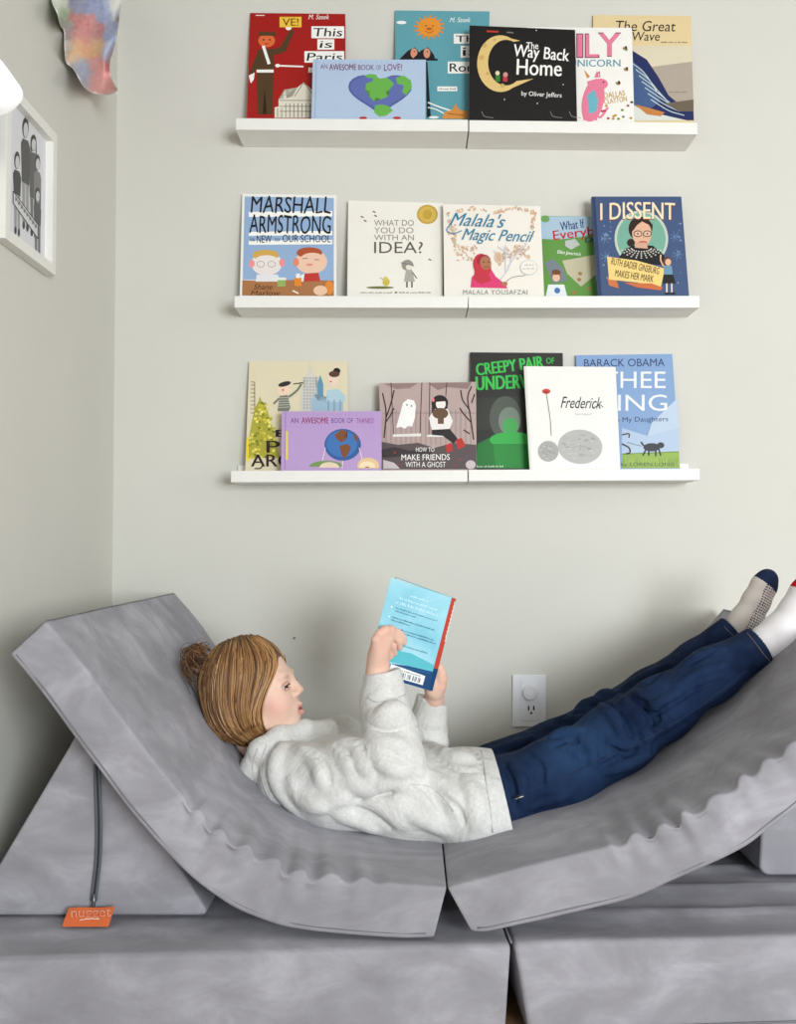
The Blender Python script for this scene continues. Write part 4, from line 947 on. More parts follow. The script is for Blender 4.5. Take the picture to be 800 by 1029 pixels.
        for ax in range(3):
            b, c = (ax+1) % 3, (ax+2) % 3
            s0 = [slice(None)]*3; s1 = [slice(None)]*3; s0[ax] = slice(0, -1); s1[ax] = slice(1, None)
            A, B = sg[tuple(s0)], sg[tuple(s1)]; E = np.argwhere(A != B)
            E = E[(E[:, b] > 0) & (E[:, c] > 0) & (E[:, b] < a.shape[b]-1) & (E[:, c] < a.shape[c]-1)]
            fl = A[tuple(E.T)]
            def ix(db, dc):
                q = E.copy(); q[:, b] -= db; q[:, c] -= dc; return idx[tuple(q.T)]
            q = np.stack([ix(1, 1), ix(0, 1), ix(0, 0), ix(1, 0)], 1)
            q[~fl] = q[~fl][:, ::-1]; Fs.append(q)
        return V, np.concatenate(Fs)
def keep_largest(V, Fq):
    par = np.arange(len(V))
    E = np.concatenate([Fq[:, [0, 1]], Fq[:, [1, 2]], Fq[:, [2, 3]]])
    for _ in range(400):
        m = np.minimum(par[E[:, 0]], par[E[:, 1]]); np.minimum.at(par, E[:, 0], m); np.minimum.at(par, E[:, 1], m)
        par2 = par[par]
        if (par2 == par).all() and (par[E[:, 0]] == par[E[:, 1]]).all(): break
        par = par2
    ids, cts = np.unique(par, return_counts=True); keep = par == ids[cts.argmax()]
    new = np.cumsum(keep)-1; fm = keep[Fq[:, 0]]; return V[keep], new[Fq[fm]]
def A(px, py, Y): return np.array(at(px, py, Y))
def nz(V, sc, amp):
    return np.array([noise.noise(Vector(v*sc)) for v in V])*amp

# head frame: f forward, s to the far side, u up
HC = A(249, 684.5, 1.96); yaw = math.radians(-7); tl = math.radians(15)
fx = np.array([math.cos(tl)*math.cos(yaw), math.cos(tl)*math.sin(yaw), math.sin(tl)]); sx = np.array([-math.sin(yaw), math.cos(yaw), 0]); ux = np.cross(fx, sx)
HM = np.array([fx, sx, ux])
def hd(f, s, u): return HC + f*fx + s*sx + u*ux

# ---- body
B = Field((-.48, 1.72, .10), (.86, 2.22, .80), .0026)
B.ell(hd(-.004, 0, 0), HM, (.088, .070, .080), .01)
B.ell(hd(.040, 0, -.040), HM, (.046, .051, .066), .02)
B.ell(hd(.030, 0, -.075), HM, (.052, .044, .036), .018)
B.ell(hd(.066, 0, -.101), HM, (.0165, .019, .0145), .016)
for sd in (-1, 1):
    B.cap(hd(.058, sd*.014, -.104), hd(.006, sd*.047, -.072), .013, .016, .02)
    B.ell(hd(.055, sd*.030, -.056), HM, (.026, .024, .027), .02)
    B.ell(hd(.096, sd*.030, -.025), HM, (.011, .0145, .009), .012, 's')
B.ell(hd(.072, 0, -.074), HM, (.0195, .023, .020), .014)
B.cap(hd(.078, -.030, -.008), hd(.078, .030, -.008), .011, .011, .012)
B.chain([hd(.088, 0, -.014), hd(.092, 0, -.028), hd(.0985, 0, -.0415)], [.0055, .0058, .0088], .008)
for sd in (-1, 1): B.ell(hd(.0915, sd*.0085, -.0475), HM, (.0085, .0055, .0062), .005)
for sd in (-1, 1):
    B.ell(hd(.0985, sd*.004, -.0525), HM, (.0035, .0022, .003), .002, 's')
    B.cap(hd(.0930, 0, -.0705), hd(.082, sd*.014, -.0748), .0040, .0024, .005)
    B.cap(hd(.0920, 0, -.0848), hd(.080, sd*.013, -.0802), .0044, .0024, .005)
    B.ell(hd(-.002, sd*.062, -.036), HM, (.013, .008, .021), .005)
B.cap(hd(.098, -.008, -.0775), hd(.098, .008, -.0775), .0034, .0034, .002, 1, 's')
B.chain([hd(-.012, 0, -.055), hd(-.014, 0, -.112), A(274, 760, 1.97)], [.044, .036, .042], .02)
# trunk and legs under the clothes
B.chain([A(278, 768, 1.97), A(330, 783, 1.97), A(410, 795, 1.97), A(498, 793, 1.97)], [.048, .066, .062, .066], .03, 1.5)
B.chain([A(500, 804, 1.88), A(625, 738, 1.895), A(763, 650, 1.915)], [.06, .044, .021], .01)
B.chain([A(500, 790, 2.03), A(612, 728, 2.05), A(738, 640, 2.045)], [.06, .042, .019], .01)
B.chain([A(763, 650, 1.915), A(796, 628, 1.915), A(811, 592, 1.915)], [.021, .021, .016], .008)
B.chain([A(738, 640, 2.045), A(757, 614, 2.045), A(772, 582, 2.045)], [.019, .018, .012], .008)
# near arm
B.chain([A(292, 775, 1.885), A(397, 765, 1.800), A(378, 690, 1.852), A(380, 672, 1.858)], [.040, .030, .021, .0195], .02)
B.chain([A(310, 752, 2.06), A(415, 770, 2.05), A(432, 716, 2.0), A(436, 702, 1.975)], [.036, .030, .021, .018], .02)
# near hand: palm, thumb and four fingers closed on the cover
FO = .0
def yb_(px, py):    # depth of the near cover under a pixel
    p = hit(px, py, BP, BN); return p.y
BT = [at(393, 580.5, 1.846), at(454, 600.5, 1.892)]          # near cover, top corners
BBc = at(430, 693.5, 1.905)                                    # bottom at the spine
e1 = (BT[1]-BT[0]); e2 = (BBc-BT[1]); BN = e1.cross(e2).normalized(); BP = BT[0].copy()
if BN.y > 0: BN = -BN
wr = A(379.5, 672, 1.858)
kn = [A(392.5, 633, 1.838), A(387, 633.5, 1.826), A(381.5, 637, 1.820), A(377.5, 643, 1.820)]
mid = A(381, 655, 1.846)
B.chain([wr, A(380, 660, 1.852)], [.0205, .021], .012)
for q, rr in zip(kn, (.0100, .0100, .0095, .0088)): B.chain([A(380, 662, 1.850), q], [.0165, rr], .006)
B.cap(A(381, 654, 1.844), A(386, 644, 1.842), .016, .012, .010)
for a_, b_, c_ in (((389.5,629.5),(394,633),(398.5,639.5)), ((384,632),(389.5,637),(394.5,645.5)), ((379.5,638),(384.5,644),(389.5,651.5))): pass
def finger(P, R, k=.0035): B.chain(P, R, k)
yc = lambda x, y: yb_(x, y)
finger([kn[0], A(400, 635.5, yc(400, 635)-.014), A(405, 640, yc(405, 640)-.011), A(406.5, 645.5, yc(406, 645)-.006)], [.0086, .0072, .0062, .0054], .002)
finger([kn[1], A(396, 638, yc(396, 638)-.020), A(401, 644.5, yc(401, 645)-.014), A(402, 651, yc(402, 651)-.0065)], [.0086, .0074, .0064, .0055], .002)
finger([kn[2], A(390, 643, yc(392, 643)-.022), A(395.5, 650, yc(396, 650)-.016), A(397, 656.5, yc(397, 656)-.0065)], [.0082, .0071, .0062, .0054], .002)
finger([kn[3], A(384.5, 648, yc(390, 648)-.021), A(390, 654.5, yc(392, 655)-.015), A(393, 660, yc(393, 660)-.007)], [.0074, .0063, .0056, .0050], .002)
finger([A(384, 664, 1.866), A(390, 655, 1.878), A(397, 649, yc(397, 649)+.012), A(403, 643, yc(403, 643)+.010)], [.0135, .0105, .0088, .0068], .006)
# far hand: wraps the spine from the right, fingers behind the front cover
B.cap(A(436, 702, 1.975), A(437, 692, 1.955), .018, .018, .012)
fk = [A(441, 671, 1.930), A(443.5, 676.5, 1.934), A(444.5, 683, 1.938), A(443, 690, 1.942)]
for q, rr in zip(fk, (.0098, .0098, .0095, .0088)): B.cap(A(437, 693, 1.955), q, .0155, rr, .009)
for i, (q, dy) in enumerate(zip(fk, (0, 6, 12.5, 19))):
    finger([q, A(436, 665+dy, 1.952), A(428, 664+dy, 1.962), A(419, 665+dy, 1.960)], [.0088, .0080, .0070, .0058])
finger([A(433, 693, 1.945), A(433, 687, 1.935), A(429, 680, yc(429, 680)+.016), A(424, 674.5, yc(424, 674)+.014)], [.0125, .0098, .0082, .0068], .006)
V, Q = B.mesh(); V, Q = keep_largest(V, Q)
L = (V-HC)@HM.T                                        # head coordinates
sk = np.tile(np.array(lin((236, 200, 180))), (len(V), 1))
def blend(c, m): 
    global sk
    m = np.clip(m, 0, 1)[:, None]; sk = sk*(1-m)+np.array(lin(c))*m
g = lambda c, r: np.exp(-(((L-np.array(c))/np.array(r))**2).sum(1))
for sd in (-1, 1): blend((230, 150, 138), .55*g((.058, sd*.045, -.058), (.02, .02, .018)))
blend((228, 160, 146), .5*g((.104, 0, -.044), (.01, .012, .008)))
fr_ = L[:, 0] > .074
fr_ = fr_ & (L[:, 0] < .115)
lipm = fr_ & (np.abs(L[:, 1]) < .0150-.35*np.abs(L[:, 2]+.078)) & (L[:, 2] < -.0692) & (L[:, 2] > -.0892) & (L[:, 0] > .0845)
blend((206, 120, 114), lipm*.7)
blend((110, 50, 50), (fr_ & (np.abs(L[:, 1]) < .011) & (np.abs(L[:, 2]+.0775) < .0026) & (L[:, 0] > .07))*.9)
for sd in (-1, 1):
    blend((150, 105, 75), .55*np.exp(-((L[:, 2]+.0115-.003*np.cos((L[:, 1]-sd*.03)*60))/.0026)**2)*np.clip(1.6-np.abs(np.abs(L[:, 1])-.031)/.009, 0, 1)*(L[:, 0] > .06)*(L[:, 0] < .11)*(L[:, 1]*sd > 0))
hand = V[:, 0] > -.15
hm = hand*np.clip(nz(V, 30, 1)*.8+.25, 0, 1); blend((226, 160, 140), hm*.5)
for kk in kn+fk: blend((224, 146, 126), .5*np.exp(-((V-kk)**2).sum(1)/.009**2))
person = empty('person', Vector(A(420, 843, 1.95)), 'child with brown hair in white hoodie and jeans, lying back reading a blue book', 'person')
SKIN = vcmat('skin', .5, .08, 250, spec=.35, sss=.12)
body = obj('body', V, Q, SKIN, person, smooth=True, cols=sk)
# nails on the near fingers are tiny; eyes:
EYE = mat('eye_white', (196,182,174), .15, spec=.4); IR = mat('iris', (74,64,54), .2); LASH = mat('lash', (48,34,28), .7)
for sd in (-1, 1):
    c = hd(.0755, sd*.0290, -.0265); V_, F_ = [], []
    for i in range(13):
        for k in range(24):
            a = math.pi*i/12; b = 2*math.pi*k/24; V_.append(Vector(c)+Vector(fx)*(.0106*math.cos(a))+Vector(sx)*(.0106*math.sin(a)*math.cos(b))+Vector(ux)*(.0100*math.sin(a)*math.sin(b)))
    for i in range(12):
        for k in range(24): F_.append((i*24+k, i*24+(k+1)%24, (i+1)*24+(k+1)%24, (i+1)*24+k))
    mi = [1 if j//24 < 4 else 0 for j in range(len(F_))]
    mi = [2 if j//24 < 2 else v for j, v in enumerate(mi)]
    e = obj('eye', V_, F_, [EYE, IR, mat('pupil', (20,18,18), .1)], body, smooth=True, fmat=mi)
    P = [Vector(hd(.0755+.0118*math.cos(t)*.98, sd*.0290+.0118*math.sin(t), -.0214-.0012*abs(math.sin(t)))) for t in np.linspace(-1.15, 1.15, 10)]
    tube('eyelid', P, [.002]+[.0034]*8+[.002], mat('lid_skin', (216,166,146), .5), body, 8)
    tube('eyelash', [p+Vector(fx)*.0028-Vector(ux)*.0024 for p in P], [.0006]+[.0014]*8+[.0008], LASH, body, 6)
    P = [Vector(hd(.0755+.0116*math.cos(t), sd*.0290+.0116*math.sin(t), -.0325+.001*abs(math.sin(t)))) for t in np.linspace(-1.1, 1.1, 10)]
    tube('eyelid', P, [.0016]+[.0026]*8+[.0016], mat('lid_skin', (216,166,146), .5), body, 8)

# ---- jeans
J = Field((.12, 1.76, .12), (.82, 2.2, .66), .0030)
J.chain([A(484, 802, 1.91), A(508, 800, 1.91)], [.075, .075], .03, 1.5)
J.chain([A(500, 809, 1.868), A(560, 782, 1.872), A(622, 741, 1.885), A(665, 712, 1.90), A(715, 678, 1.908), A(767, 646, 1.912)], [.078, .071, .0625, .0555, .046, .0385], .035)
J.chain([A(500, 782, 2.03), A(560, 756, 2.05), A(606, 729, 2.055), A(655, 697, 2.055), A(700, 665, 2.05), A(737, 633, 2.045)], [.074, .064, .056, .050, .042, .034], .02)
def Rj(p, r=.006, k=.012): J.stroke(p, r*1.05, .012, 'u', -.0005)
def Gj(p, r=.006, k=.012): J.stroke(p, r*.95, .006, 's', .0)
# knee bunching and long drag folds
Rj([(598,704),(612,712),(622,730),(628,752)], .010, .016); Gj([(608,706),(622,718),(634,740),(640,758)], .007, .012); Rj([(622,700),(636,714),(648,735),(650,752)], .010, .016)
Gj([(634,700),(650,716),(660,738)], .006); Rj([(640,696),(660,712),(672,732)], .007, .014); Rj([(594,712),(600,730),(612,748),(614,768)], .008, .016); Gj([(588,716),(592,736),(604,756)], .006)
Rj([(560,724),(584,722),(604,728)], .007, .014); Gj([(548,734),(572,734),(592,742)], .005); Rj([(540,748),(566,750),(586,762)], .006); Rj([(610,776),(632,768),(656,756)], .006); Gj([(604,770),(628,758),(648,742)], .005)
Rj([(513,766),(524,784),(526,806)], .007, .014); Gj([(508,770),(516,790),(518,812)], .005); Rj([(520,744),(534,760),(540,780)], .006); Rj([(500,752),(516,750),(534,742)], .006); Rj([(528,812),(548,804),(570,800)], .005)
Rj([(680,690),(704,676),(730,668)], .005); Gj([(672,706),(698,694),(724,684)], .004); Rj([(700,712),(724,694),(748,676)], .005); Rj([(690,664),(716,654),(742,650)], .004)
Rj([(598,704),(606,698),(618,697),(632,700)], .008, .014); Rj([(572,714),(590,706),(604,704)], .006); Rj([(628,690),(650,678),(672,668)], .004)
Rj([(600,690),(610,686),(622,688)], .008, .014)
Gj([(596,706),(610,716),(618,734),(616,754)], .005); Rj([(604,708),(618,722),(626,742)], .007); Gj([(640,702),(652,710),(664,726)], .005); Rj([(614,744),(630,748),(642,746)], .006); Gj([(616,752),(630,758),(640,752)], .0045)
Rj([(552,742),(566,736),(584,734)], .006); Gj([(556,750),(574,744),(590,748)], .004); Rj([(584,742),(594,752),(596,768)], .006); Gj([(530,756),(544,770),(546,790)], .004); Rj([(650,742),(664,732),(680,724)], .006); Gj([(654,748),(672,738),(690,726)], .004)
Gj([(566,720),(580,716),(596,716)], .004); Gj([(640,690),(652,686),(666,676)], .004); Gj([(692,668),(706,660),(720,652)], .003); Rj([(652,712),(668,704),(684,694)], .005); Gj([(656,720),(676,708),(690,700)], .004)
# cut the legs off clean at the hems
def hemcut(Fd, px, py, Y, dx, dz, dy=0):
    c = A(px, py, Y); n = np.array([dx, dy, dz]); n = n/np.linalg.norm(n)
    def f(x, y, z):
        d = (x-c[0])*n[0]+(y-c[1])*n[1]+(z-c[2])*n[2]
        rr = np.sqrt((x-c[0])**2+(y-c[1])**2+(z-c[2])**2); return np.where(rr < .11, d, -1.0)
    w, g = Fd._win(c-.115, c+.115, 0); d = f(*g).astype(np.float32); Fd.a[w] = np.maximum(Fd.a[w], d)
hc1 = (764, 648, 1.912, .79, .52); hc2 = (735, 632, 2.045, .80, .60)
def cut_leg(c, other):
    # plane cut limited to this leg by depth
    q = A(*c[:3]); n = np.array([c[3], 0, c[4]]); n /= np.linalg.norm(n); w, g = J._win(q-.09, q+.09, 0); x, y, z = g
    d = (x-q[0])*n[0]+(z-q[2])*n[2] + 0*y; sel = (np.abs(y-q[1]) < .065)
    J.a[w] = np.where(sel, np.maximum(J.a[w], d.astype(np.float32)), J.a[w])
cut_leg(hc1, 0); cut_leg(hc2, 0)
# hollow cuffs
for c in (hc1, hc2):
    q = A(*c[:3]); n = np.array([c[3], 0, c[4]]); n /= np.linalg.norm(n); r_ = .0295 if c is hc1 else .0255
    J.cap(q+n*.018, q+n*.04, r_, r_, .002, 1, 's')
V, Q = J.mesh(); V, Q = keep_largest(V, Q)
nzv = nz(V, 14, 1); nz2 = nz(V*np.array([1, 1, 1]), 60, 1)
c0 = np.array(lin((14, 26, 54))); c1 = np.array(lin((34, 54, 86))); m = np.clip(.35+.55*nzv+.3*nz2, 0, 1)[:, None]; jc = c0*(1-m)+c1*m
# worn lighter thighs
th = np.exp(-((V-A(580, 752, 1.84))**2).sum(1)/.09**2)[:, None]*.5; jc = jc*(1-th)+np.array(lin((46, 76, 116)))*th
th = np.exp(-((V-A(690, 690, 1.86))**2).sum(1)/.07**2)[:, None]*.35; jc = jc*(1-th)+np.array(lin((36, 60, 98)))*th
DEN = vcmat('denim', .85, .35, 900, spec=.15, fold=.55)
nt = DEN.node_tree; bs = nt.nodes['Principled BSDF']; 
jeans = obj('jeans', V, Q, DEN, person, smooth=True, cols=jc)
ST = mat('stitch', (120, 104, 84), .8); ST2 = mat('stitch_dark', (30, 44, 76), .8)
def seam(Fd, pts, r, m, parent, name='seam', n=24, lift=-.001, seg=5):
    P = [Fd.trace(x, y) for x, y in spline(pts, n)]; P = [p for p in P if p is not None]; runs = [[]]
    for p in P:
        if runs[-1] and (p-runs[-1][-1]).length > .03: runs.append([])
        runs[-1].append(p)
    V_, F_ = [], []; runs = [max(runs, key=len)]
    for R_ in runs:
        if len(R_) > 2: tube_data([p+Vector((0, lift, 0)) for p in R_], r, seg, V_, F_)
    if V_: return obj(name, V_, F_, m, parent, smooth=True)
seam(J, [(514,802),(560,784),(602,764),(650,742),(700,712),(750,674)], .0011, ST2, jeans)
seam(J, [(751,636),(759,646),(768,658),(774,665)], .0009, ST, jeans); 
seam(J, [(728,630),(734,636),(739,640)], .0008, ST, jeans)
seam(J, [(518,803),(524,800.5),(526,800)], .0012, mat('stitch_light', (214,206,190), .7), jeans, 'pocket_stitch', 8)

# ---- socks
S1 = Field((.60, 1.82, .40), (.92, 2.02, .80), .0026)
S1.chain([A(742, 665, 1.912), A(770, 645, 1.912), A(786, 634, 1.912)], [.0295, .0315, .0325], .01)
S1.chain([A(786, 634, 1.912), A(800, 614, 1.912), A(810, 596, 1.912), A(815, 586, 1.912)], [.034, .030, .0285, .024], .015, 1.05)
S1.cap(A(786, 638, 1.912), A(799, 648, 1.912), .032, .027, .02)
S1.stroke([(757,634),(764,646),(774,658)], .003, .006, 's', 0) if False else None
V, Q = S1.mesh(); V, Q = keep_largest(V, Q)
toe = A(815, 586, 1.912); ft = A(786, 634, 1.912); ax = (toe-ft)/np.linalg.norm(toe-ft); t = (V-ft)@ax/np.linalg.norm(toe-ft)
c = np.tile(np.array(lin((236, 232, 234))), (len(V), 1)); sp = nz(V, 90, 1)
c = c*(1-.05*np.clip(sp, 0, 1)[:, None])
hl = ((V-A(805, 656, 1.912))**2).sum(1)**.5 < .046
sole = ((V-ft)@np.cross(ax, [0, 1, 0])); so = sole > .023 if ((A(805,656,1.912)-ft)@np.cross(ax,[0,1,0])) > 0 else sole < -.023
c[so & (np.sin(V[:, 2]*900)*np.sin(V[:, 1]*900) > -.2)] = lin((190, 60, 72))
c[t > .77] = lin((206, 22, 34)); c[((V-A(806, 660, 1.912))**2).sum(1)**.5 < .037] = lin((190, 30, 42))
SOCK = vcmat('sock_knit', .9, .25, 600, spec=.1)
obj('sock', V, Q, SOCK, person, smooth=True, cols=c)['label'] = 'white sock with red toe'
S2 = Field((.60, 1.95, .45), (.86, 2.14, .82), .0015)
S2.chain([A(718, 658, 2.045), A(742, 633, 2.045), A(750, 622, 2.045)], [.0255, .027, .0285], .01)
S2.chain([A(750, 622, 2.045), A(760, 604, 2.045), A(768, 588, 2.045), A(771.5, 581.5, 2.045)], [.0295, .0275, .0255, .0205], .012, 1.0)
S2.cap(A(750, 626, 2.045), A(762, 634, 2.045), .028, .024, .02)
V, Q = S2.mesh(); V, Q = keep_largest(V, Q)
toe = A(771.5, 578, 2.045); ft = A(750, 622, 2.045); ax = (toe-ft)/np.linalg.norm(toe-ft); t = (V-ft)@ax/np.linalg.norm(toe-ft)
per = np.cross(ax, [0, 1, 0]); per = per if per[0] > 0 else -per; so = (V-ft)@per
c = np.tile(np.array(lin((214, 206, 200))), (len(V), 1))
band = (so > -.004) & (t < .85)
dots = (np.sin((V@ax)*1150) > -.1) & (np.sin((V@per)*1000+V[:, 1]*700) > -.45)
c[band] = lin((222, 216, 214)); c[band & dots] = lin((56, 60, 84))
c[t+.25*(so/.03)*.3 > .80] = lin((34, 46, 74))
obj('sock', V, Q, SOCK, person, smooth=True, cols=c)['label'] = 'grey sock with dotted grip and navy toe'

# ---- hoodie
Hd = Field((-.42, 1.66, .12), (.26, 2.24, .70), .0032)
Hd.chain([A(292, 781, 1.95), A(340, 788, 1.925), A(410, 798, 1.900), A(470, 803, 1.885), A(516, 802, 1.885)], [.070, .0855, .084, .087, .089], .03, 1.68)
Hd.chain([A(294, 778, 1.875), A(345, 782, 1.825), A(396, 764, 1.795)], [.062, .058, .055], .02)
Hd.chain([A(396, 764, 1.795), A(392, 735, 1.820), A(386, 708, 1.846), A(385, 697, 1.850)], [.054, .050, .043, .041], .015)
Hd.chain([A(386, 693, 1.851), A(383.5, 668, 1.858)], [.040, .034], .004)
Hd.chain([A(312, 757, 2.06), A(366, 765, 2.08), A(420, 768, 2.06)], [.058, .054, .050], .02)
Hd.chain([A(420, 766, 2.06), A(428, 738, 2.02), A(431, 722, 2.005)], [.050, .042, .038], .015)
Hd.chain([A(431, 720, 2.003), A(436, 692, 1.982)], [.0365, .030], .004)
# hood bunched round the neck
Hd.chain([A(330, 733, 2.02), A(306, 733, 1.95), A(281, 741, 1.905), A(262, 755, 1.885), A(255, 772, 1.895), A(262, 792, 1.925), A(276, 806, 1.95)], [.017, .018, .021, .023, .024, .024, .022], .014)
Hd.chain([A(330, 733, 2.02), A(300, 738, 2.07), A(272, 752, 2.08), A(258, 772, 2.06), A(262, 792, 1.99)], [.017, .018, .02, .022, .022], .014)
Hd.chain([A(300, 735, 2.08), A(345, 729, 2.10), A(376, 741, 2.08)], [.018, .020, .022], .02)
def cutp(Fd, px, py, Y, nx_, nz_, rad, ty, hol):
    q = A(px, py, Y); n = np.array([nx_, 0, nz_]); n /= np.linalg.norm(n); w, g = Fd._win(q-rad, q+rad, 0); x, y, z = g
    d = (x-q[0])*n[0]+(z-q[2])*n[2] + 0*y; sel = (np.abs(y-q[1]) < ty) & (d < rad*.9)
    Fd.a[w] = np.where(sel, np.maximum(Fd.a[w], d.astype(np.float32)), Fd.a[w])
    Fd.cap(q+n*hol*.6, q+n*(hol+.03), hol, hol, .003, 1, 's')
cutp(Hd, 385, 674, 1.856, -.17, .98, .075, .07, .031); cutp(Hd, 435, 703.5, 1.99, .39, .92, .065, .055, .027)
# neck opening
Hd.chain([hd(-.03, 0, -.10), A(268, 752, 1.975), A(288, 768, 1.97)], [.046, .040, .034], .006, 1.0, 's')
def Rh(p, r=.006, k=.014): Hd.stroke(p, r*.8, .022, 'u', .0035)
def Gh(p, r=.005, k=.012): Hd.stroke(p, r*.62, .008, 's', -.0005)
# armhole, crook and sleeve folds
Gh([(276,752),(268,768),(272,792),(288,814)], .006); Rh([(282,750),(276,770),(282,794),(300,816)], .006)
Rh([(330,748),(346,758),(354,776)], .008); Gh([(338,748),(356,760),(362,780)], .007); Rh([(346,746),(364,756),(370,778)], .009, .016); Gh([(360,748),(374,758),(378,776)], .006)
Rh([(372,738),(386,748),(404,750)], .008); Gh([(370,746),(384,758),(402,762)], .006); Rh([(374,752),(388,768),(404,776)], .007); Gh([(372,728),(386,734),(404,732)], .004); Rh([(374,720),(390,724),(408,720)], .005)
Rh([(300,752),(318,766),(324,786)], .006); Gh([(308,752),(326,766),(332,786)], .005); Rh([(352,786),(370,792),(392,786)], .007); Gh([(344,796),(366,804),(394,796)], .006)
Rh([(306,812),(330,806),(352,800)], .006); Rh([(366,806),(388,812),(404,826)], .006); Gh([(358,812),(378,820),(392,832)], .005); Rh([(342,818),(362,824),(376,832)], .006)
Rh([(404,790),(424,800),(440,822)], .006); Gh([(412,784),(430,796),(446,818)], .006); Rh([(422,778),(444,790),(462,812)], .007); Rh([(430,748),(452,760),(474,764)], .007); Gh([(436,760),(456,772),(476,776)], .005)
Rh([(452,742),(470,746),(486,752)], .006); Rh([(396,806),(420,820),(446,834)], .005); Gh([(462,748),(478,758),(486,776)], .004); Rh([(384,716),(396,712),(406,714)], .003); Rh([(440,744),(450,752),(452,768)], .006); Gh([(446,800),(460,812),(468,828)], .004)
Rh([(470,786),(478,806),(478,828)], .005); Rh([(292,786),(304,802),(322,812)], .006)
# hem: gathered edge, then a smooth rib band
q = A(500, 793, 1.97)
w, gg = Hd._win((q[0]-.04, 1.60, .1), (.26, 2.24, .7), 0); x, y, z = gg
nh = np.array([.978, 0, .21]); hp = A(505.5, 790, 1.77)
d = ((x-hp[0])*nh[0]+(z-hp[2])*nh[2]+0*y).astype(np.float32); Hd.a[w] = np.maximum(Hd.a[w], d)
V, Q = Hd.mesh(); V, Q = keep_largest(V, Q)
n1 = nz(V, 260, 1); n2 = nz(V*np.array([1.0, 1, 1]), 35, 1)
m = np.clip(.5+.6*n1+.2*n2, 0, 1)[:, None]; hc = np.array(lin((205, 204, 200)))*(1-m)+np.array(lin((228, 228, 226)))*m
HOOD = vcmat('heather_fleece', .9, .3, 500, spec=.1, sheen=.1, fold=.6)
hoodie = obj('hoodie', V, Q, HOOD, person, smooth=True, cols=hc)
SM = mat('hoodie_seam', (196, 195, 192), .9)
seam(Hd, [(480,742),(486,765),(489,790),(493,815),(495,836)], .0014, SM, hoodie)
seam(Hd, [(369,701),(378,705),(392,704),(407,698)], .0014, SM, hoodie)
seam(Hd, [(417,729),(424,733)], .0012, SM, hoodie)
seam(Hd, [(268,748),(262,770),(268,796),(286,818),(308,828)], .0013, SM, hoodie)
seam(Hd, [(259,752),(254,770),(259,792),(270,808)], .0010, SM, hoodie)
seam(Hd, [(412,788),(430,790),(444,800),(456,815)], .0012, SM, hoodie, 'pocket_seam')

# ---- hair: cap volume plus strands
HF = Field(HC-np.array([.14, .12, .16]), HC+np.array([.12, .12, .13]), .0026)
HF.ell(hd(-.010, 0, .004), HM, (.092, .0775, .0835), .01)
HF.ell(hd(-.036, 0, -.046), HM, (.070, .078, .076), .015)
HF.ell(hd(.002, 0, -.055), HM, (.045, .076, .058), .015)
bu = np.array([.09, .0357, -.001, -.0157, -.032, -.068, -.112, -.2]); bf = np.array([.09, .0835, .078, .060, .044, .022, .026, .026])
w, gg = HF._win(HC-.2, HC+.2, 0); x, y, z = gg
X, Y, Z = x-HC[0], y-HC[1], z-HC[2]
LF = X*fx[0]+Y*fx[1]+Z*fx[2]; LS = X*sx[0]+Y*sx[1]+Z*sx[2]; LU = X*ux[0]+Y*ux[1]+Z*ux[2]
fb = np.interp(LU, bu[::-1], bf[::-1]); HF.a[w] = np.maximum(HF.a[w], (LF-fb)*.8)
low = -.110+.055*np.clip((-.03-LF)/.08, 0, 1)**1.5     # nape line rises to the back
HF.a[w] = np.maximum(HF.a[w], (low-LU)*.9)
V, Q = HF.mesh(); V, Q = keep_largest(V, Q)
hb_ = np.array(lin((70, 46, 28))); hcol = np.tile(hb_, (len(V), 1))
HAIR = vcmat('hair', .42, 0, spec=.45)
hair = obj('hair', V, Q, HAIR, person, smooth=True, cols=hcol)
def surf_s(f, u):
    """outward half-width of the hair volume at head coords f,u"""
    for s_ in np.arange(.095, .0, -.0015):
        p_ = hd(f, -s_, u)
        if HF.sample(p_) < 0 or B.sample(p_) < .002: return s_
    return 0
def loc(px, py): 
    dx = (px-246)/496; dz = -(py-680)/496; return (dx*.966+dz*.26, -dx*.26+dz*.966)
guides = [[(256,637),(270,644),(278.5,653),(280.5,665),(276,678),(270.5,692),(267,708),(269,722),(275,731)],
          [(250,636.5),(264,645),(273,660),(269,680),(263,700),(263,718),(271,732)],
          [(244,636.5),(255,648),(260,668),(256,692),(257,714),(266,733)],
          [(238,637),(244,652),(246,674),(244,698),(250,720),(261,737)],
          [(232,639),(233,655),(232,678),(234,702),(243,724),(256,739)],
          [(227,641),(223,658),(220,680),(223,704),(232,724),(248,740)],
          [(221,644),(214,662),(211,682),(215,702),(222,719),(239,738)],
          [(216,648),(207,662),(203,678),(206,694),(212,709),(229,732)]]
G = [spline([loc(*p) for p in gl], 16) for gl in guides]
G = np.array(G); rs_ = np.random.RandomState(4)
Wc = {}
def ss(f, u):
    k = (round(f/.004), round(u/.004))
    if k not in Wc: Wc[k] = surf_s(k[0]*.004, k[1]*.004)
    return Wc[k]
SV, SF, SCc = [], [], []
pal = [lin(c) for c in ((118,80,46),(150,106,62),(182,138,88),(96,64,38),(72,46,28),(204,162,112),(134,92,54))]
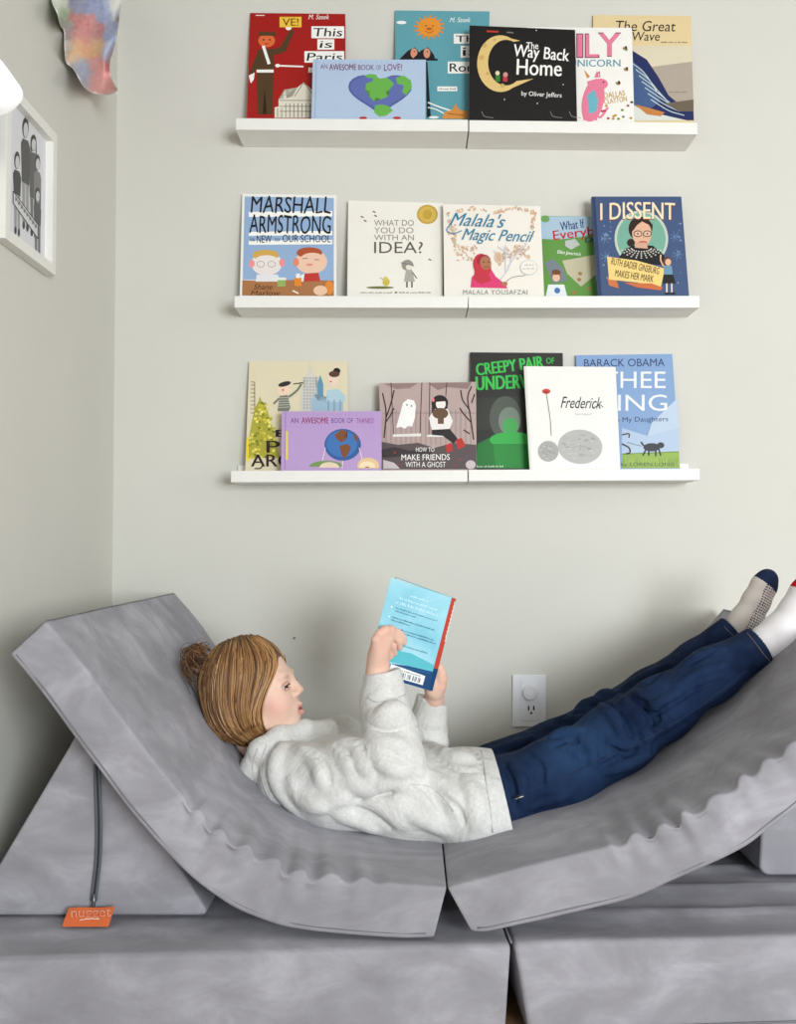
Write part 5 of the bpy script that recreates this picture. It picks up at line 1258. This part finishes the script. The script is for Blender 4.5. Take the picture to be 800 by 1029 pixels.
for side in (-1, 1):
    for i in range(1300 if side < 0 else 450):
        t = rs_.rand()**.95*(len(G)-1); a = int(min(t, len(G)-2)); w_ = t-a
        g_ = G[a]*(1-w_)+G[a+1]*w_
        t0 = 0 if rs_.rand() < .75 else rs_.randint(0, 5); t1 = 16-(rs_.randint(0, 3) if rs_.rand() < .5 else 0)
        jit = rs_.normal(0, .0016, 2); wav = rs_.rand()*6; lift = .0006+rs_.rand()*.0032; P = []
        for j in range(t0, t1):
            f, u = g_[j][0]+jit[0]*(.3+j/16)+.0012*math.sin(wav+j*.5), g_[j][1]+jit[1]*.5
            s_ = ss(f, u)
            if s_ <= .012: s_ = .012*(j/16)*2 + .004*(i % 5)
            P.append(Vector(hd(f, side*(s_+lift), u)) + Vector(ux)*(lift if j < 4 else 0)*1.2)
        # smooth
        P = [P[0]]+[(P[k-1]+P[k]*2+P[k+1])/4 for k in range(1, len(P)-1)]+[P[-1]]
        P = [P[0]]+[(P[k-1]+P[k]*2+P[k+1])/4 for k in range(1, len(P)-1)]+[P[-1]]
        r0 = .0007+rs_.rand()*.0008; n = len(P); b = len(SV)
        tube_data(P, [r0*(.6 if k == 0 else 1)*(1-.75*max(0, (k-n+4)/4)) for k in range(n)], 4, SV, SF)
        band = .5+.5*noise.noise(Vector((t*2.2, side*3, .5)))*2.0
        ci = pal[rs_.randint(0, 7)]; base_ = np.array(pal[2])*band+np.array(pal[3])*(1-band) if rs_.rand() < .55 else np.array(ci)
        SCc += [np.clip(base_, .01, 1)]*(len(SV)-b)
# messy tuft at the back of the head, and a few flyaways
for i in range(105):
    c0_ = (rs_.uniform(200, 214), rs_.uniform(648, 676)); e_ = (rs_.uniform(180, 196), rs_.uniform(652, 676)); r_ = rs_.uniform(5, 12)
    mid_ = ((c0_[0]+e_[0])/2+rs_.uniform(-3, 3), min(c0_[1], e_[1])-rs_.uniform(-2, 8)); end_ = (e_[0]+rs_.uniform(2, 16), e_[1]+rs_.uniform(6, 24))
    Y0 = 1.96+rs_.uniform(-.05, .03); P = [at(x, y, Y0+q) for (x, y), q in zip(spline([c0_, mid_, e_, end_], 10), np.linspace(0, rs_.uniform(-.015, .02), 10))]
    b = len(SV); tube_data(P, [.0008*(1-.06*k) for k in range(10)], 4, SV, SF); SCc += [np.array(pal[[0, 3, 4, 4, 0, 1][rs_.randint(6)]])]*(len(SV)-b)
for pts in ([(180,656),(184,648),(192,646),(204,650)], [(181,660),(184,652),(194,648)], [(182,680),(188,690),(193,700)], [(196,700),(200,692),(204,688)]):
    P = [at(x, y, 1.94) for x, y in spline(pts, 10)]; b = len(SV); tube_data(P, [.0005]*10, 4, SV, SF); SCc += [np.array(pal[4])]*(len(SV)-b)
obj('hair_strands', SV, SF, HAIR, hair, smooth=True, cols=np.array(SCc))

# ---- the book in the hands
bk = empty('paperback_book', Vector(BT[0]+e1*.5+e2*.5), 'open blue paperback with a red spine edge held up by the child', 'book')
def bp(u, v, off=0):   # u 0 left .. 1 spine, v 0 top .. 1 bottom
    bow = .006*math.sin(math.pi*u)
    return BT[0] + e1*u + e2*v + BN*(off+bow*0)
def sheet(name, fn, th, m, nu=14, nv=10):
    Va, Fa = [], []; 
    for s_ in (0, 1):
        for j in range(nv+1):
            for i in range(nu+1): Va.append(fn(i/nu, j/nv, s_*th))
    w2 = nu+1; off = w2*(nv+1)
    for j in range(nv):
        for i in range(nu):
            q = (j*w2+i, j*w2+i+1, (j+1)*w2+i+1, (j+1)*w2+i); Fa.append(q[::-1]); Fa.append(tuple(off+k for k in q))
    ed = list(range(w2))+[w2*k+nu for k in range(1, nv+1)]+[nv*w2+i for i in range(nu-1, -1, -1)]+[w2*k for k in range(nv-1, 0, -1)]
    for i in range(len(ed)):
        a, b = ed[i], ed[(i+1) % len(ed)]; Fa.append((a, b, off+b, off+a))
    bm = bmesh.new(); vs = [bm.verts.new(v) for v in Va]
    for f in Fa: bm.faces.new([vs[k] for k in f])
    return bmobj(name, bm, m, bk, smooth=False)
cb = ramp_mat('cover_sea_blue', [(.3,(130,200,222)),(.5,(152,214,232)),(.72,(186,230,242))], scale=9, rough=.35, bump=0, spec=.4)
sheet('cover', lambda u, v, o: bp(u, v, -o), .0008, cb)
hp_ = Print(BP, BN)
u1 = (BT[1]-BT[0]).normalized(); d1 = e2.normalized()
def q2(u, v):
    p = bp(u, v); d = p-Vector((0, 0, H)); cz = d.y*CA+d.z*SA; return (CX+F*d.x/cz, CY-F*(-d.y*SA+d.z*CA)/cz)
def bpoly(c, uv): hp_.poly(c, [q2(*p) for p in uv])
rotb = math.degrees(math.atan2(q2(1,0)[1]-q2(0,0)[1], q2(1,0)[0]-q2(0,0)[0]))
def btext(c, t, u0, v0, u1_, v1_, bold=0):
    V0, F0 = glyphs(t, 0.0); a0 = min(v[0] for v in V0); a1 = max(v[0] for v in V0); b0 = min(v[1] for v in V0); b1 = max(v[1] for v in V0)
    hp_._add('t', c, [q2(u0+(x-a0)/(a1-a0)*(u1_-u0), v1_-(y-b0)/(b1-b0)*(v1_-v0)) for x, y in V0], F0)
bpoly((92,190,204), [(.0,.66),(.3,.70),(.6,.68),(1,.73),(1,.80),(.0,.84)])
bpoly((24,70,118), [(.12,.90),(.35,.84),(.6,.815),(1,.80),(1,.998),(.0,.998),(.0,.95)]); bpoly((34,92,142), [(.5,.835),(.985,.815),(.985,.83),(.5,.85)])
bpoly((244,246,248), [(.33,.845),(.90,.865),(.90,.965),(.33,.965)])
for k in range(22):
    u = .46+.02*k*.9
    if k % 5 != 3: bpoly((40,44,50), [(u,.90),(u+.005+.004*(k%3),.90),(u+.005+.004*(k%3),.952),(u,.952)])
def words(c, a, b, v, h_, seed):
    rr = random.Random(seed); u = a
    while u < b:
        n = rr.randint(2, 6)
        for _ in range(n):
            if u > b: break
            hh = h_*rr.choice((.55, .6, 1)); bpoly(c, [(u, v+h_-hh), (u+.011*h_/.018, v+h_-hh), (u+.011*h_/.018, v+h_), (u, v+h_)]); u += .017*h_/.018
        u += .012*h_/.018
for k, (v, a, b, h_) in enumerate(((.10,.36,.66,.024), (.155,.20,.82,.024), (.205,.16,.86,.028))): words((206,240,246), a, b, v, h_, k)
for k, (a, b, v) in enumerate(((.18,.86,.27),(.18,.52,.30),(.16,.86,.37),(.16,.46,.40),(.14,.88,.47),(.14,.93,.50),(.44,.84,.62))): words((58,118,140), a, b, v, .013, k+9)
words((60,70,80), .5, .82, .872, .011, 77)
for v in (.28,.38,.48): bpoly((240,250,252), [(.10,v-.006),(.125,v-.006),(.125,v+.010),(.10,v+.010)])
# print joins the cover
hp_.build(bk)
for ch in bk.children:
    if ch.name.startswith('cover'): ch.name = 'back_cover'
# spine, front cover folded open behind, and the two page blocks
right = u1; back = -BN
fdir = (-u1*.80 + Vector((0, .60, 0))).normalized(); fn2 = e2.normalized().cross(fdir).normalized(); fn2 = fn2 if fn2.y < 0 else -fn2
SW = .009
sdir = (right*.72 + Vector((0, .70, 0))).normalized()
sheet('spine', lambda u, v, o: bp(1, v*.76) + sdir*(SW*u) + right*(.0012 - o) + right*.006*math.sin(math.pi*u), .0010, mat('spine_red', (196,72,56), .4), 8, 10)
sheet('spine_foot', lambda u, v, o: bp(1, .76+v*.24) + sdir*(SW*u) + right*(.0012 - o) + right*.006*math.sin(math.pi*u), .0010, mat('spine_navy', (24,70,118), .4), 8, 4)
S0 = BT[1] + sdir*SW
fl = e1.length
sheet('front_cover', lambda u, v, o: S0 + fdir*(fl*u) + e2*v - fn2*o, .0008, mat('cover_sea_deep', (110,186,204), .4))
PG = mat('page_paper', (240,236,224), .9)
sheet('page_block', lambda u, v, o: bp(.03+.95*u, .008+.984*v, -.0010-o*(.6+.4*u)), .0045, PG)
sheet('page_block', lambda u, v, o: S0 + fdir*(fl*(.02+.95*u)) + e2*(.008+.984*v) + fn2*(.0008+o*(1-.4*u)), .0045, PG)
for k in range(6):      # white pattern lettering running down the spine
    pass
SPW = mat('spine_white', (240,232,228), .5)
Vs, Fs_ = [], []
for k in range(9):
    v = .03+.045*k; nn = Vector((.5, -.85, 0)); p = bp(1, v) + right*.0062 + nn*.0004 + sdir*(SW*.32); tube_data([p, p+e2*.05+sdir*.003, p+e2*.07+sdir*.001], .0010, 5, Vs, Fs_)
obj('spine_lettering', Vs, Fs_, SPW, bk)
